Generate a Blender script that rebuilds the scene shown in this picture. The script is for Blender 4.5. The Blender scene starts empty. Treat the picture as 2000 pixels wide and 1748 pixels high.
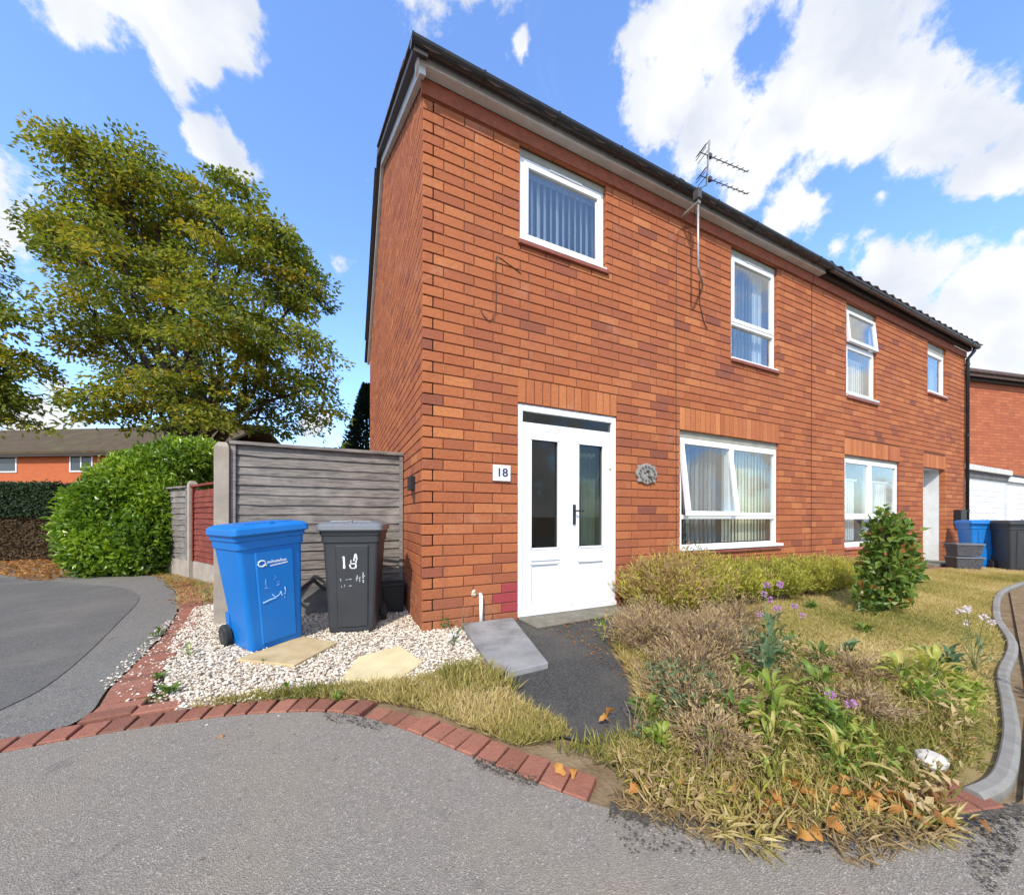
import bpy, math, random
import numpy as np
from mathutils import Vector, Matrix
R_=random.Random(7); NR=np.random.default_rng(7)
S=bpy.context.scene; COL=S.collection
# ------------------------------------------------------------------ camera, sky, sun, exposure
CX,CY,CH=-.678,-3.378,1.07; FPX=716.; HY=1008.
FW=(.4242,.9056); RT=(.9056,-.4242)
cam=bpy.data.cameras.new('camera'); co=bpy.data.objects.new('camera',cam); COL.objects.link(co)
cam.sensor_width=36; cam.lens=FPX/2000*36; cam.shift_y=(HY-874)/2000; cam.clip_start=.05; cam.clip_end=2000
co.location=(CX,CY,CH); co.rotation_euler=(math.radians(90),math.radians(-.12),-math.atan2(FW[0],FW[1])); S.camera=co
SUN_EL=math.radians(42); SAZ=(-.63,-.777)
w=bpy.data.worlds.new('World'); S.world=w; w.use_nodes=True
SKY=.13
sun=bpy.data.lights.new('sun','SUN'); so=bpy.data.objects.new('sun',sun); COL.objects.link(so)
sun.energy=4.4; sun.angle=math.radians(.53); sun.color=(1,.94,.83)
sd=Vector((SAZ[0]*math.cos(SUN_EL),SAZ[1]*math.cos(SUN_EL),math.sin(SUN_EL)))
so.rotation_euler=sd.to_track_quat('Z','Y').to_euler()
S.view_settings.view_transform='Standard'; S.view_settings.look='None'; S.view_settings.gamma=1
S.view_settings.use_curve_mapping=False; S.view_settings.exposure=.12
S.render.engine='CYCLES'; S.cycles.max_bounces=8; S.cycles.transparent_max_bounces=12; S.cycles.use_denoising=True
def at(px,py,t):
    u=(px-1000)/FPX
    return Vector((CX+t*(FW[0]+u*RT[0]),CY+t*(FW[1]+u*RT[1]),CH+(HY-py)/FPX*t))
def dirv(px,py):
    v=at(px,py,1)-Vector((CX,CY,CH)); return v.normalized()
def gp(px,py,z=0.):
    p=at(px,py,(CH-z)*FPX/(py-HY)); return (p.x,p.y)
# sky node tree: physical sky with cumulus placed by direction
nt=w.node_tree; N=nt.nodes; L=nt.links
for n in list(N): N.remove(n)
def nn(tree,t,**k):
    n=tree.nodes.new(t)
    for a,b in k.items():
        try: setattr(n,a,b)
        except Exception: n.inputs[a].default_value=b
    return n
sky=nn(nt,'ShaderNodeTexSky',sky_type='NISHITA',sun_disc=False); sky.sun_elevation=SUN_EL; sky.sun_rotation=math.atan2(SAZ[0],SAZ[1]); sky.air_density=1.1; sky.dust_density=.9; sky.ozone_density=1.6
tc=nn(nt,'ShaderNodeTexCoord'); geo=tc.outputs['Generated']
def M(op,a,b=None,c=None,clamp=False,tree=nt):
    n=tree.nodes.new('ShaderNodeMath'); n.operation=op; n.use_clamp=clamp
    for i,v in enumerate((a,b,c)):
        if v is None: continue
        if isinstance(v,(int,float)): n.inputs[i].default_value=v
        else: tree.links.new(v,n.inputs[i])
    return n.outputs[0]
def noise(tree,vec,scale,det=6,rough=.55,dist=0.):
    n=tree.nodes.new('ShaderNodeTexNoise'); n.inputs['Scale'].default_value=scale; n.inputs['Detail'].default_value=det
    n.inputs['Roughness'].default_value=rough; n.inputs['Distortion'].default_value=dist
    if vec is not None: tree.links.new(vec,n.inputs['Vector'])
    return n.outputs[0]
blobs=[(300,10,150,1),(180,40,100,.9),(400,70,100,1),(330,140,90,.85),(420,150,60,.8),(470,30,60,.7),
 (400,275,62,1),(450,300,50,.9),(495,330,38,.7),(665,512,34,.75),(1015,105,42,.75),(1000,140,26,.6),
 (1340,60,160,1),(1300,190,110,1),(1380,250,120,.9),(1240,100,70,.7),(1650,120,150,1.1),(1560,200,130,1),(1750,190,120,1),(1850,250,110,1),(1930,310,80,1),(1850,130,70,.7),(1480,290,120,.9),(1620,60,110,.9),(1960,340,60,.8),
 (1450,390,70,.8),(1560,400,90,.9),(1700,510,70,.8),(1770,540,90,1),(1900,570,130,1),(1990,520,90,.8),(1830,640,110,.9),(1960,650,110,.8),(1640,500,40,.6),(1730,395,30,.5),(1980,455,40,.8),(1920,720,90,.9),(1550,20,60,.6),
 (-150,300,200,.9),(-300,60,200,.8),(2250,200,250,.9),(2300,520,260,.9),(900,-200,230,.8),(1500,-180,200,.8),(300,-160,160,.8),
 (620,840,70,.7),(90,800,110,.7),(20,560,50,.5),(730,400,40,.35)]
off=nn(nt,'ShaderNodeTexNoise'); L.new(geo,off.inputs['Vector']); off.inputs['Scale'].default_value=7; off.inputs['Detail'].default_value=4
wp=nn(nt,'ShaderNodeVectorMath',operation='MULTIPLY_ADD'); L.new(off.outputs['Color'],wp.inputs[0]); wp.inputs[1].default_value=(.11,.11,.11); L.new(geo,wp.inputs[2])
wv=nn(nt,'ShaderNodeVectorMath',operation='SUBTRACT'); L.new(wp.outputs[0],wv.inputs[0]); wv.inputs[1].default_value=(.055,.055,.055)
acc=None
for (px,py,r,k) in blobs:
    d=dirv(px,py); ln=math.sqrt(1+((px-1000)/FPX)**2+((py-HY)/FPX)**2)
    ds=nn(nt,'ShaderNodeVectorMath',operation='DISTANCE'); L.new(wv.outputs[0],ds.inputs[0]); ds.inputs[1].default_value=d
    v=M('MULTIPLY',M('SUBTRACT',1.,M('DIVIDE',ds.outputs['Value'],1.12*r/FPX/ln),clamp=True),k)
    acc=v if acc is None else M('SMOOTH_MAX',acc,v,.15)
# scattered cumulus elsewhere (behind and above the camera), same kind of cloud
dp=nn(nt,'ShaderNodeVectorMath',operation='DOT_PRODUCT'); L.new(geo,dp.inputs[0]); dp.inputs[1].default_value=(FW[0],FW[1],0)
behind=M('SUBTRACT',.25,dp.outputs['Value'],clamp=True)
bn=noise(nt,geo,2.4,3,.5)
acc=M('MAXIMUM',acc,M('MULTIPLY',M('MULTIPLY',M('SUBTRACT',bn,.42,clamp=True),4.),M('MULTIPLY',behind,5.,clamp=True)))
f1=noise(nt,geo,13,12,.66,.1)
dens=M('ADD',acc,M('MULTIPLY',M('SUBTRACT',f1,.5),1.25))
cm=nn(nt,'ShaderNodeMapRange',interpolation_type='SMOOTHSTEP'); L.new(dens,cm.inputs[0]); cm.inputs[1].default_value=.29; cm.inputs[2].default_value=.52
gate=nn(nt,'ShaderNodeMapRange'); L.new(acc,gate.inputs[0]); gate.inputs[1].default_value=.0; gate.inputs[2].default_value=.12
wisp=M('MULTIPLY',M('SUBTRACT',noise(nt,geo,4,8,.65,1.2),.60,clamp=True),.6)
mask=M('MAXIMUM',M('MULTIPLY',cm.outputs[0],gate.outputs[0]),wisp)
# cloud tone: bright tops, faintly grey thick undersides
cv=nn(nt,'ShaderNodeValToRGB'); e=cv.color_ramp.elements; e[0].position=.42; e[0].color=(7.2,7.35,7.6,1); e[1].position=.62; e[1].color=(5.3,5.7,6.5,1)
f2=noise(nt,wv.outputs[0],6,5,.5); L.new(f2,cv.inputs[0])
tint=nn(nt,'ShaderNodeMix',data_type='RGBA',blend_type='MULTIPLY'); tint.inputs['Factor'].default_value=1; L.new(sky.outputs[0],tint.inputs['A']); tint.inputs['B'].default_value=(1.9,2.3,2.95,1)
mx=nn(nt,'ShaderNodeMix',data_type='RGBA'); L.new(mask,mx.inputs['Factor']); L.new(tint.outputs['Result'],mx.inputs['A']); L.new(cv.outputs[0],mx.inputs['B'])
bg=nn(nt,'ShaderNodeBackground'); bg.inputs['Strength'].default_value=SKY; L.new(mx.outputs['Result'],bg.inputs['Color'])
wo=nn(nt,'ShaderNodeOutputWorld'); L.new(bg.outputs[0],wo.inputs[0])
# ------------------------------------------------------------------ helpers
def tag(o,label=None,cat=None,group=None,kind=None):
    if label: o['label']=label
    if cat: o['category']=cat
    if group: o['group']=group
    if kind: o['kind']=kind
    return o
def empty(name,loc=(0,0,0),rz=0,label=None,cat=None,group=None):
    o=bpy.data.objects.new(name,None); COL.objects.link(o); o.location=loc; o.rotation_euler=(0,0,rz); o.empty_display_size=.1
    return tag(o,label,cat,group)
def link(name,me,m=None,parent=None,loc=None,rot=None,kind=None):
    o=bpy.data.objects.new(name,me); COL.objects.link(o)
    if m is not None and len(me.materials)==0: me.materials.append(m)
    if parent: o.parent=parent
    if loc is not None: o.location=loc
    if rot is not None: o.rotation_euler=rot
    if kind: o['kind']=kind
    return o
class MB:
    def __init__(s): s.v=[]; s.f=[]; s.sm=False
    def add(s,v,f):
        b=len(s.v); s.v+=[tuple(p) for p in v]; s.f+=[tuple(b+i for i in q) for q in f]; return s
    def box(s,x0,x1,y0,y1,z0,z1):
        return s.add([(x0,y0,z0),(x1,y0,z0),(x1,y1,z0),(x0,y1,z0),(x0,y0,z1),(x1,y0,z1),(x1,y1,z1),(x0,y1,z1)],
          [(0,3,2,1),(4,5,6,7),(0,1,5,4),(1,2,6,5),(2,3,7,6),(3,0,4,7)])
    def tube(s,pts,r,n=6,cap=True):
        pts=[Vector(p) for p in pts]; rs=r if isinstance(r,(list,tuple)) else [r]*len(pts); b=len(s.v)
        for i,p in enumerate(pts):
            t=(pts[min(i+1,len(pts)-1)]-pts[max(i-1,0)]).normalized()
            a=t.cross(Vector((0,0,1)) if abs(t.z)<.9 else Vector((1,0,0))).normalized(); c=t.cross(a)
            for k in range(n):
                q=2*math.pi*k/n; s.v.append(tuple(p+(a*math.cos(q)+c*math.sin(q))*rs[i]))
        for i in range(len(pts)-1):
            for k in range(n):
                k2=(k+1)%n; s.f.append((b+i*n+k,b+i*n+k2,b+(i+1)*n+k2,b+(i+1)*n+k))
        if cap: s.f.append(tuple(b+k for k in range(n))[::-1]); s.f.append(tuple(b+(len(pts)-1)*n+k for k in range(n)))
        return s
    def prism(s,poly,axis,a,b):   # polygon in the other two axes, extruded from a to b
        n=len(poly); 
        def P(p,t): return {'x':(t,p[0],p[1]),'y':(p[0],t,p[1]),'z':(p[0],p[1],t)}[axis]
        return s.add([P(p,a) for p in poly]+[P(p,b) for p in poly],[tuple(range(n))[::-1],tuple(range(n,2*n))]+[(i,(i+1)%n,n+(i+1)%n,n+i) for i in range(n)])
    def loft(s,rings,cap=True):
        b=len(s.v); n=len(rings[0])
        for r in rings: s.v+=[tuple(p) for p in r]
        for i in range(len(rings)-1):
            for k in range(n):
                k2=(k+1)%n; s.f.append((b+i*n+k,b+i*n+k2,b+(i+1)*n+k2,b+(i+1)*n+k))
        if cap: s.f.append(tuple(b+k for k in range(n))[::-1]); s.f.append(tuple(b+(len(rings)-1)*n+k for k in range(n)))
        return s
    def mesh(s,name,smooth=False):
        me=bpy.data.meshes.new(name); me.from_pydata(s.v,[],s.f); me.update()
        if smooth: me.polygons.foreach_set('use_smooth',[True]*len(me.polygons))
        return me
    def build(s,name,m,parent=None,loc=None,rot=None,smooth=False,kind=None,bevel=0):
        o=link(name,s.mesh(name,smooth),m,parent,loc,rot,kind)
        if bevel:
            b=o.modifiers.new('edge','BEVEL'); b.width=bevel; b.segments=2; b.limit_method='ANGLE'; b.harden_normals=False
        return o
def fastmesh(name,V,F,tone=None,smooth=False):
    V=np.asarray(V,np.float32); F=np.asarray(F,np.int32); k=F.shape[1]
    me=bpy.data.meshes.new(name); me.vertices.add(len(V)); me.vertices.foreach_set('co',V.ravel())
    me.loops.add(F.size); me.loops.foreach_set('vertex_index',F.ravel())
    me.polygons.add(len(F)); me.polygons.foreach_set('loop_start',np.arange(0,F.size,k,dtype=np.int32))
    try: me.polygons.foreach_set('loop_total',np.full(len(F),k,np.int32))
    except Exception: pass
    me.polygons.foreach_set('use_smooth',np.full(len(F),bool(smooth)))
    if tone is not None:
        a=me.attributes.new('tone','FLOAT','POINT'); a.data.foreach_set('value',np.asarray(tone,np.float32))
    me.update(calc_edges=True); return me
def norm(a): return a/np.maximum(np.linalg.norm(a,axis=1,keepdims=True),1e-6)
def leaves(P,D,Nn,ln,wd,tone,fold=.25,curl=.0):
    """kite leaves with a folded midrib: base, tip, two sides"""
    D=norm(D); Sd=norm(np.cross(D,Nn)); Nn=np.cross(Sd,D); n=len(P); ln=np.broadcast_to(ln,n)[:,None]; wd=np.broadcast_to(wd,n)[:,None]
    V=np.empty((n,4,3)); V[:,0]=P; V[:,2]=P+D*ln-Nn*ln*curl; mid=P+D*ln*.45+Nn*wd*fold
    V[:,1]=mid+Sd*wd*.5; V[:,3]=mid-Sd*wd*.5
    i=np.arange(n)[:,None]*4; F=np.concatenate([i+np.array([[0,1,2]]),i+np.array([[0,2,3]])])
    return V.reshape(-1,3),F,np.repeat(tone,4)
# ------------------------------------------------------------------ materials
def mat(name,rough=.7,spec=.4):
    m=bpy.data.materials.new(name); m.use_nodes=True; t=m.node_tree; b=t.nodes['Principled BSDF']
    b.inputs['Roughness'].default_value=rough; b.inputs['Specular IOR Level'].default_value=spec
    return m,t,b
def ramp(t,fac,stops):
    r=t.nodes.new('ShaderNodeValToRGB'); e=r.color_ramp.elements
    while len(e)<len(stops): e.new(.5)
    for i,(p,c) in enumerate(stops): e[i].position=p; e[i].color=(*c,1)
    t.links.new(fac,r.inputs[0]); return r.outputs[0]
def mixc(t,f,a,b,blend='MIX'):
    n=t.nodes.new('ShaderNodeMix'); n.data_type='RGBA'; n.blend_type=blend
    for k,v in (('Factor',f),('A',a),('B',b)):
        i=n.inputs[k] if k=='Factor' else [q for q in n.inputs if q.name==k and q.type=='RGBA'][0]
        if isinstance(v,(int,float)): i.default_value=v
        elif isinstance(v,tuple): i.default_value=(*v,1)
        else: t.links.new(v,i)
    return [o for o in n.outputs if o.type=='RGBA'][0]
def bump(t,b,h,strength,dist=.01):
    n=t.nodes.new('ShaderNodeBump'); n.inputs['Strength'].default_value=strength; n.inputs['Distance'].default_value=dist
    t.links.new(h,n.inputs['Height']); t.links.new(n.outputs[0],b.inputs['Normal'])
def wpos(t): return t.nodes.new('ShaderNodeNewGeometry').outputs['Position']
def opos(t): return t.nodes.new('ShaderNodeTexCoord').outputs['Object']
def tone(t):
    a=t.nodes.new('ShaderNodeAttribute'); a.attribute_name='tone'
    b=t.nodes.new('ShaderNodeAttribute'); b.attribute_type='OBJECT'; b.attribute_name='tone'
    return M('ADD',a.outputs['Fac'],b.outputs['Fac'],tree=t)
def simple(name,c1,c2=None,sc=8,rough=.7,spec=.4,bs=60,bst=.2,bd=.004,dirt=None,ds=2.5,stretch=None,metal=0):
    m,t,b=mat(name,rough,spec); p=wpos(t); c2=c2 or tuple(x*.8 for x in c1)
    if stretch:
        mp=t.nodes.new('ShaderNodeMapping'); mp.inputs['Scale'].default_value=stretch; t.links.new(p,mp.inputs[0]); p=mp.outputs[0]
    n=noise(t,p,sc,6,.6); c=ramp(t,n,[(.35,c1),(.65,c2)])
    if dirt:
        d=noise(t,wpos(t),ds,5,.65); c=mixc(t,M('MULTIPLY',M('SUBTRACT',d,.5,clamp=True,tree=t),3.,clamp=True,tree=t),c,dirt)
    t.links.new(c,b.inputs['Base Color']); b.inputs['Metallic'].default_value=metal
    if bst: bump(t,b,noise(t,p,bs,4,.6),bst,bd)
    return m
def brickmat(name,stops,rough=.85):
    m,t,b=mat(name,rough,.25); p=wpos(t); c=ramp(t,tone(t),stops)
    n=noise(t,p,26,6,.7); c=mixc(t,M('MULTIPLY',M('SUBTRACT',n,.45,clamp=True,tree=t),1.6,tree=t),c,(.22,.075,.04))
    n2=noise(t,p,140,3,.6); c=mixc(t,M('MULTIPLY',M('SUBTRACT',n2,.56,clamp=True,tree=t),3.,tree=t),c,(.62,.30,.16))
    n3=noise(t,p,.9,4,.6); c=mixc(t,M('MULTIPLY',M('SUBTRACT',n3,.5,clamp=True,tree=t),1.6,tree=t),c,(.30,.10,.06))
    ef=noise(t,p,2.6,7,.7,.5); c=mixc(t,M('MULTIPLY',M('SUBTRACT',ef,.56,clamp=True,tree=t),1.8,tree=t),c,(.55,.30,.19))
    mp=t.nodes.new('ShaderNodeMapping'); mp.inputs['Scale'].default_value=(5,5,.35); t.links.new(p,mp.inputs[0]); st_=noise(t,mp.outputs[0],1.5,5,.6); c=mixc(t,M('MULTIPLY',M('SUBTRACT',st_,.55,clamp=True,tree=t),1.5,tree=t),c,(.20,.075,.045))
    sx=t.nodes.new('ShaderNodeSeparateXYZ'); t.links.new(p,sx.inputs[0])
    # rain-splash grime low on the wall
    g=M('MULTIPLY',M('SUBTRACT',.55,sx.outputs[2],clamp=True,tree=t),M('MULTIPLY',noise(t,p,5,5,.6),1.3,tree=t),tree=t); c=mixc(t,g,c,(.16,.09,.06))
    t.links.new(c,b.inputs['Base Color']); bump(t,b,M('ADD',noise(t,p,220,3,.6),M('MULTIPLY',noise(t,p,38,4,.6),1.8,tree=t),tree=t),.75,.005)
    return m
BR=brickmat('orange red brick',[(0,(.20,.065,.045)),(.15,(.30,.09,.046)),(.35,(.36,.107,.042)),(.65,(.43,.138,.051)),(.88,(.50,.18,.064)),(1.,(.55,.21,.08))])
MORTAR=simple('brown mortar',(.19,.075,.042),(.12,.05,.03),24,.95,.1,200,.5)
PAVER=brickmat('red paver',[(0,(.20,.08,.055)),(.5,(.34,.12,.08)),(1,(.45,.18,.12))])
WHITE=simple('white upvc',(.80,.81,.82),(.77,.78,.79),3,.3,.5,10,.0)
GWHITE=simple('weathered white board',(.62,.62,.60),(.52,.52,.50),6,.5,.4,40,.05)
HEAD=simple('grey green lintel',(.34,.33,.27),(.27,.26,.21),8,.6)
BLACK=simple('black plastic gutter',(.012,.014,.016),(.02,.022,.024),8,.28,.5,30,.03)
DARKF=simple('dark brown fascia',(.035,.028,.025),(.05,.04,.035),10,.6)
TILE=simple('brown concrete roof tile',(.07,.045,.038),(.11,.075,.06),14,.9,.2,80,.6)
SILL=simple('quarry tile sill',(.20,.06,.04),(.28,.09,.06),12,.6)
PINKS=simple('pink painted sill',(.50,.17,.13),(.44,.15,.11),12,.6)
def asphalt(name,c1,c2,tint,ag=170,scr=.0,blotch=(.05,.05,.052)):
    m,t,b=mat(name,.9,.25); p=wpos(t)
    v=t.nodes.new('ShaderNodeTexVoronoi'); v.inputs['Scale'].default_value=ag; t.links.new(p,v.inputs['Vector'])
    sp=t.nodes.new('ShaderNodeSeparateColor'); t.links.new(v.outputs['Color'],sp.inputs[0])
    c=ramp(t,sp.outputs[0],[(0,c1),(.6,tuple((x+y)/2 for x,y in zip(c1,c2))),(.93,c2),(1,tuple(min(1,x*1.5) for x in c2))])
    c=mixc(t,M('MULTIPLY',M('SUBTRACT',noise(t,p,1.3,6,.65),.46,clamp=True,tree=t),3.2,clamp=True,tree=t),c,tint)
    c=mixc(t,M('MULTIPLY',M('SUBTRACT',noise(t,p,5,8,.72,.6),.60,clamp=True,tree=t),4.,clamp=True,tree=t),c,blotch)
    n4=noise(t,p,38,3,.6); c=mixc(t,M('MULTIPLY',M('SUBTRACT',n4,.62,clamp=True,tree=t),5.,clamp=True,tree=t),c,tuple(x*.55 for x in c1))
    t.links.new(c,b.inputs['Base Color']); bump(t,b,M('ADD',v.outputs['Distance'],M('MULTIPLY',noise(t,p,300,3,.6),.6,tree=t),tree=t),.6,.005)
    return m
ASP=asphalt('weathered grey asphalt',(.19,.168,.140),(.285,.252,.212),(.27,.225,.165),200)
ASP2=asphalt('dark road asphalt',(.10,.095,.086),(.155,.147,.134),(.19,.172,.145),160)
ASP3=asphalt('pale footway asphalt',(.13,.122,.108),(.215,.202,.18),(.215,.19,.155),150)
ASP4=asphalt('black path tarmac',(.035,.034,.032),(.095,.092,.086),(.12,.11,.09),170,blotch=(.10,.085,.06))
SOIL=simple('dry soil',(.17,.115,.065),(.26,.19,.115),12,.95,.1,60,.9,.01,dirt=(.30,.23,.14),ds=3)
SLABG=simple('blue grey paving slab',(.22,.22,.22),(.30,.295,.285),5,.85,.3,120,.35,.003,dirt=(.10,.098,.09),ds=4)
SLABY=simple('sandstone paving slab',(.55,.43,.24),(.46,.34,.18),7,.85,.3,90,.4,.003,dirt=(.30,.22,.12),ds=4)
SLABY2=simple('pale yellow paving slab',(.68,.58,.33),(.60,.50,.28),7,.85,.3,90,.4,.003,dirt=(.42,.34,.20),ds=4)
CONC=simple('concrete post',(.37,.32,.265),(.28,.24,.20),6,.9,.2,120,.3,.003,dirt=(.30,.25,.19),ds=4)
KERB=simple('granite kerb',(.27,.26,.235),(.19,.18,.16),9,.85,.2,120,.15,.002,dirt=(.24,.22,.18),ds=5)
CONCD=simple('shade dark concrete',(.10,.10,.10),(.16,.155,.15),6,.9)  # dark tone paints in the shade on gravel board and garage lintel
def wood(name,c1,c2,c3):
    m,t,b=mat(name,.9,.15); p=wpos(t); mp=t.nodes.new('ShaderNodeMapping'); mp.inputs['Scale'].default_value=(3,3,46); t.links.new(p,mp.inputs[0])
    n=noise(t,mp.outputs[0],1.6,9,.7,.4); c=ramp(t,n,[(.3,c3),(.45,c2),(.62,c1)])
    c=mixc(t,M('MULTIPLY',tone(t),.5,tree=t),c,tuple(x*.55 for x in c2)); c=mixc(t,M('MULTIPLY',M('SUBTRACT',noise(t,p,4,5,.6),.5,clamp=True,tree=t),2.2,clamp=True,tree=t),c,tuple(min(1,x*1.25) for x in c1))
    t.links.new(c,b.inputs['Base Color']); bump(t,b,n,.7,.006); return m
WOODG=wood('weathered grey timber',(.27,.24,.215),(.155,.138,.125),(.05,.043,.04))
WOODR=wood('red stained timber',(.24,.065,.045),(.17,.045,.035),(.08,.025,.02))
def plastic(name,c,rough=.4,dirt=(.3,.3,.3),amt=.25):
    m,t,b=mat(name,rough,.45); p=wpos(t); n=noise(t,p,3,6,.65); cc=mixc(t,M('MULTIPLY',M('SUBTRACT',n,.45,clamp=True,tree=t),amt*4,clamp=True,tree=t),c,tuple(x*.75+y*.25 for x,y in zip(c,dirt)))
    sc=noise(t,p,70,5,.7); cc=mixc(t,M('MULTIPLY',M('SUBTRACT',sc,.66,clamp=True,tree=t),2.,tree=t),cc,dirt)
    t.links.new(cc,b.inputs['Base Color']); bump(t,b,noise(t,p,180,3,.6),.12,.002)
    r=ramp(t,n,[(.3,(rough*.85,)*3),(.7,(rough*1.3,)*3)]); t.links.new(r,b.inputs['Roughness']); return m
BBLUE=plastic('blue bin plastic',(.002,.15,.48),.38,(.15,.35,.7))
BGREY=plastic('dark grey bin plastic',(.032,.034,.038),.42,(.16,.16,.16))
BLID=plastic('grey bin lid plastic',(.15,.155,.165),.28,(.4,.4,.4))
RUB=simple('black rubber',(.015,.015,.015),(.03,.03,.03),20,.7)
PAINTW=simple('rough white paint',(.72,.72,.70),(.55,.56,.56),40,.7)
PRINTW=simple('white print',(.75,.78,.82),(.7,.74,.78),40,.6)
NAVY=simple('navy numerals',(.02,.03,.10),(.03,.04,.12),20,.4)
METAL=simple('galvanised mast',(.42,.40,.38),(.33,.32,.31),20,.45,.5,80,.1,metal=.6)
ALU=simple('dark aerial rods',(.05,.05,.055),(.09,.09,.09),20,.5)
CABLE=simple('brown cable',(.05,.025,.02),(.08,.04,.03),20,.6)
CREAM=simple('cream blind fabric',(.80,.75,.52),(.74,.69,.48),6,.8)
BLIND=simple('grey white blind fabric',(.62,.66,.68),(.52,.56,.60),6,.8)
NET=simple('white net blind',(.82,.84,.84),(.76,.78,.79),9,.9)
PLASTER=simple('pale interior plaster',(.42,.42,.40),(.36,.36,.34),3,.9)
CARPET=simple('dark interior carpet',(.10,.085,.07),(.08,.07,.06),20,.95)
PLAQ=simple('grey slate plaque',(.22,.20,.18),(.34,.31,.28),40,.7,bst=.8)
BARK=simple('dark tree bark',(.045,.032,.024),(.10,.078,.06),14,.95,.1,60,.8,.01)
TWIG=simple('dry brown twig',(.20,.135,.085),(.30,.21,.14),20,.9)
STEMG=simple('green stem',(.10,.14,.035),(.16,.19,.06),20,.7)
def glassmat(name,tint=(.93,.96,.96),k=.9,lo=.10):
    m=bpy.data.materials.new(name); m.use_nodes=True; t=m.node_tree; [t.nodes.remove(n) for n in list(t.nodes)]
    tr=t.nodes.new('ShaderNodeBsdfTransparent'); tr.inputs[0].default_value=(*tint,1)
    gl=t.nodes.new('ShaderNodeBsdfGlossy'); gl.inputs['Roughness'].default_value=.01; gl.inputs[0].default_value=(.96,.92,.85,1)
    bn=t.nodes.new('ShaderNodeBump'); bn.inputs['Strength'].default_value=.25; bn.inputs['Distance'].default_value=.004; t.links.new(noise(t,wpos(t),1.3,2,.5),bn.inputs['Height']); t.links.new(bn.outputs[0],gl.inputs['Normal'])
    fr=t.nodes.new('ShaderNodeLayerWeight'); fr.inputs[0].default_value=.5; f4=M('POWER',fr.outputs['Facing'],3.2,tree=t)
    mxs=t.nodes.new('ShaderNodeMixShader'); t.links.new(M('MULTIPLY_ADD',f4,k,lo,clamp=True,tree=t),mxs.inputs[0]); t.links.new(tr.outputs[0],mxs.inputs[1]); t.links.new(gl.outputs[0],mxs.inputs[2])
    o=t.nodes.new('ShaderNodeOutputMaterial'); t.links.new(mxs.outputs[0],o.inputs[0]); return m
GLASS=glassmat('window glass'); GLASSD=glassmat('door glass',(.62,.66,.64),.5,.04)
def leafmat(name,stops,tr=.4,rough=.45,spec=.35,tcol=1.5):
    m,t,b=mat(name,rough,spec); c=ramp(t,tone(t),stops); n=noise(t,wpos(t),25,3,.5); c=mixc(t,M('MULTIPLY',n,.5,tree=t),c,tuple(x*.7 for x in stops[len(stops)//2][1]))
    t.links.new(c,b.inputs['Base Color']); tl=t.nodes.new('ShaderNodeBsdfTranslucent')
    t.links.new(mixc(t,1.,c,(tcol,tcol,tcol*.6),'MULTIPLY'),tl.inputs[0]); ms=t.nodes.new('ShaderNodeMixShader'); ms.inputs[0].default_value=tr
    t.links.new(b.outputs[0],ms.inputs[1]); t.links.new(tl.outputs[0],ms.inputs[2]); t.links.new(ms.outputs[0],t.nodes['Material Output'].inputs[0]); return m
LF_TREE=leafmat('autumn tree leaf',[(0,(.03,.055,.012)),(.3,(.10,.14,.018)),(.6,(.22,.25,.028)),(.87,(.42,.35,.035)),(1,(.46,.28,.03))],.42,.55)
LF_LAUREL=leafmat('laurel leaf',[(0,(.025,.07,.008)),(.35,(.085,.17,.014)),(.7,(.22,.34,.025)),(1,(.42,.52,.06))],.35,.32,.5)
LF_SHADED=leafmat('shade dark hedge leaf',[(0,(.008,.02,.006)),(.5,(.018,.042,.01)),(1,(.035,.075,.018))],.2,.6)  # shade over the clipped hedge is put into these very dark greens
LF_BROWN=leafmat('brown dead foliage',[(0,(.05,.03,.015)),(.5,(.10,.062,.03)),(1,(.19,.12,.055))],.2,.8)
LF_CON=leafmat('conifer needle',[(0,(.006,.016,.01)),(.5,(.014,.032,.016)),(1,(.03,.055,.025))],.1,.7)
LF_SHRUB=leafmat('yellow green heather',[(0,(.06,.07,.02)),(.3,(.16,.17,.035)),(.6,(.36,.36,.05)),(.85,(.56,.53,.10)),(1,(.40,.24,.14))],.35,.6)
LF_DRY=leafmat('dry brown growth',[(0,(.13,.085,.04)),(.4,(.28,.19,.09)),(.75,(.47,.34,.17)),(1,(.60,.48,.27))],.3,.8)
LF_GRASS=leafmat('parched grass',[(0,(.10,.13,.025)),(.25,(.21,.23,.045)),(.5,(.42,.36,.11)),(.8,(.60,.48,.22)),(1,(.70,.58,.33))],.35,.7)
LF_WEED=leafmat('weed leaf',[(0,(.035,.085,.02)),(.35,(.09,.17,.03)),(.7,(.23,.33,.05)),(.9,(.45,.45,.10)),(1,(.62,.50,.18))],.4,.45,.4)
LF_GREY=leafmat('grey green leaf',[(0,(.05,.10,.05)),(.5,(.12,.19,.09)),(1,(.25,.30,.16))],.35,.55)
LF_BUSH=leafmat('glossy bush leaf',[(0,(.02,.055,.012)),(.35,(.06,.12,.02)),(.7,(.17,.26,.045)),(.9,(.30,.33,.08)),(1,(.38,.13,.05))],.35,.4,.35)
LF_FALL=leafmat('fallen orange leaf',[(0,(.16,.07,.03)),(.4,(.34,.14,.04)),(.7,(.52,.24,.05)),(1,(.60,.36,.12))],.3,.7)
PETAL=leafmat('mauve petal',[(0,(.40,.14,.42)),(1,(.62,.38,.62))],.3,.6)
PETALW=leafmat('pale petal',[(0,(.62,.48,.60)),(1,(.80,.76,.78))],.3,.6)
STONE=simple('white stone',(.60,.57,.52),(.46,.42,.36),14,.8,.2,60,.6,.004)
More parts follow.
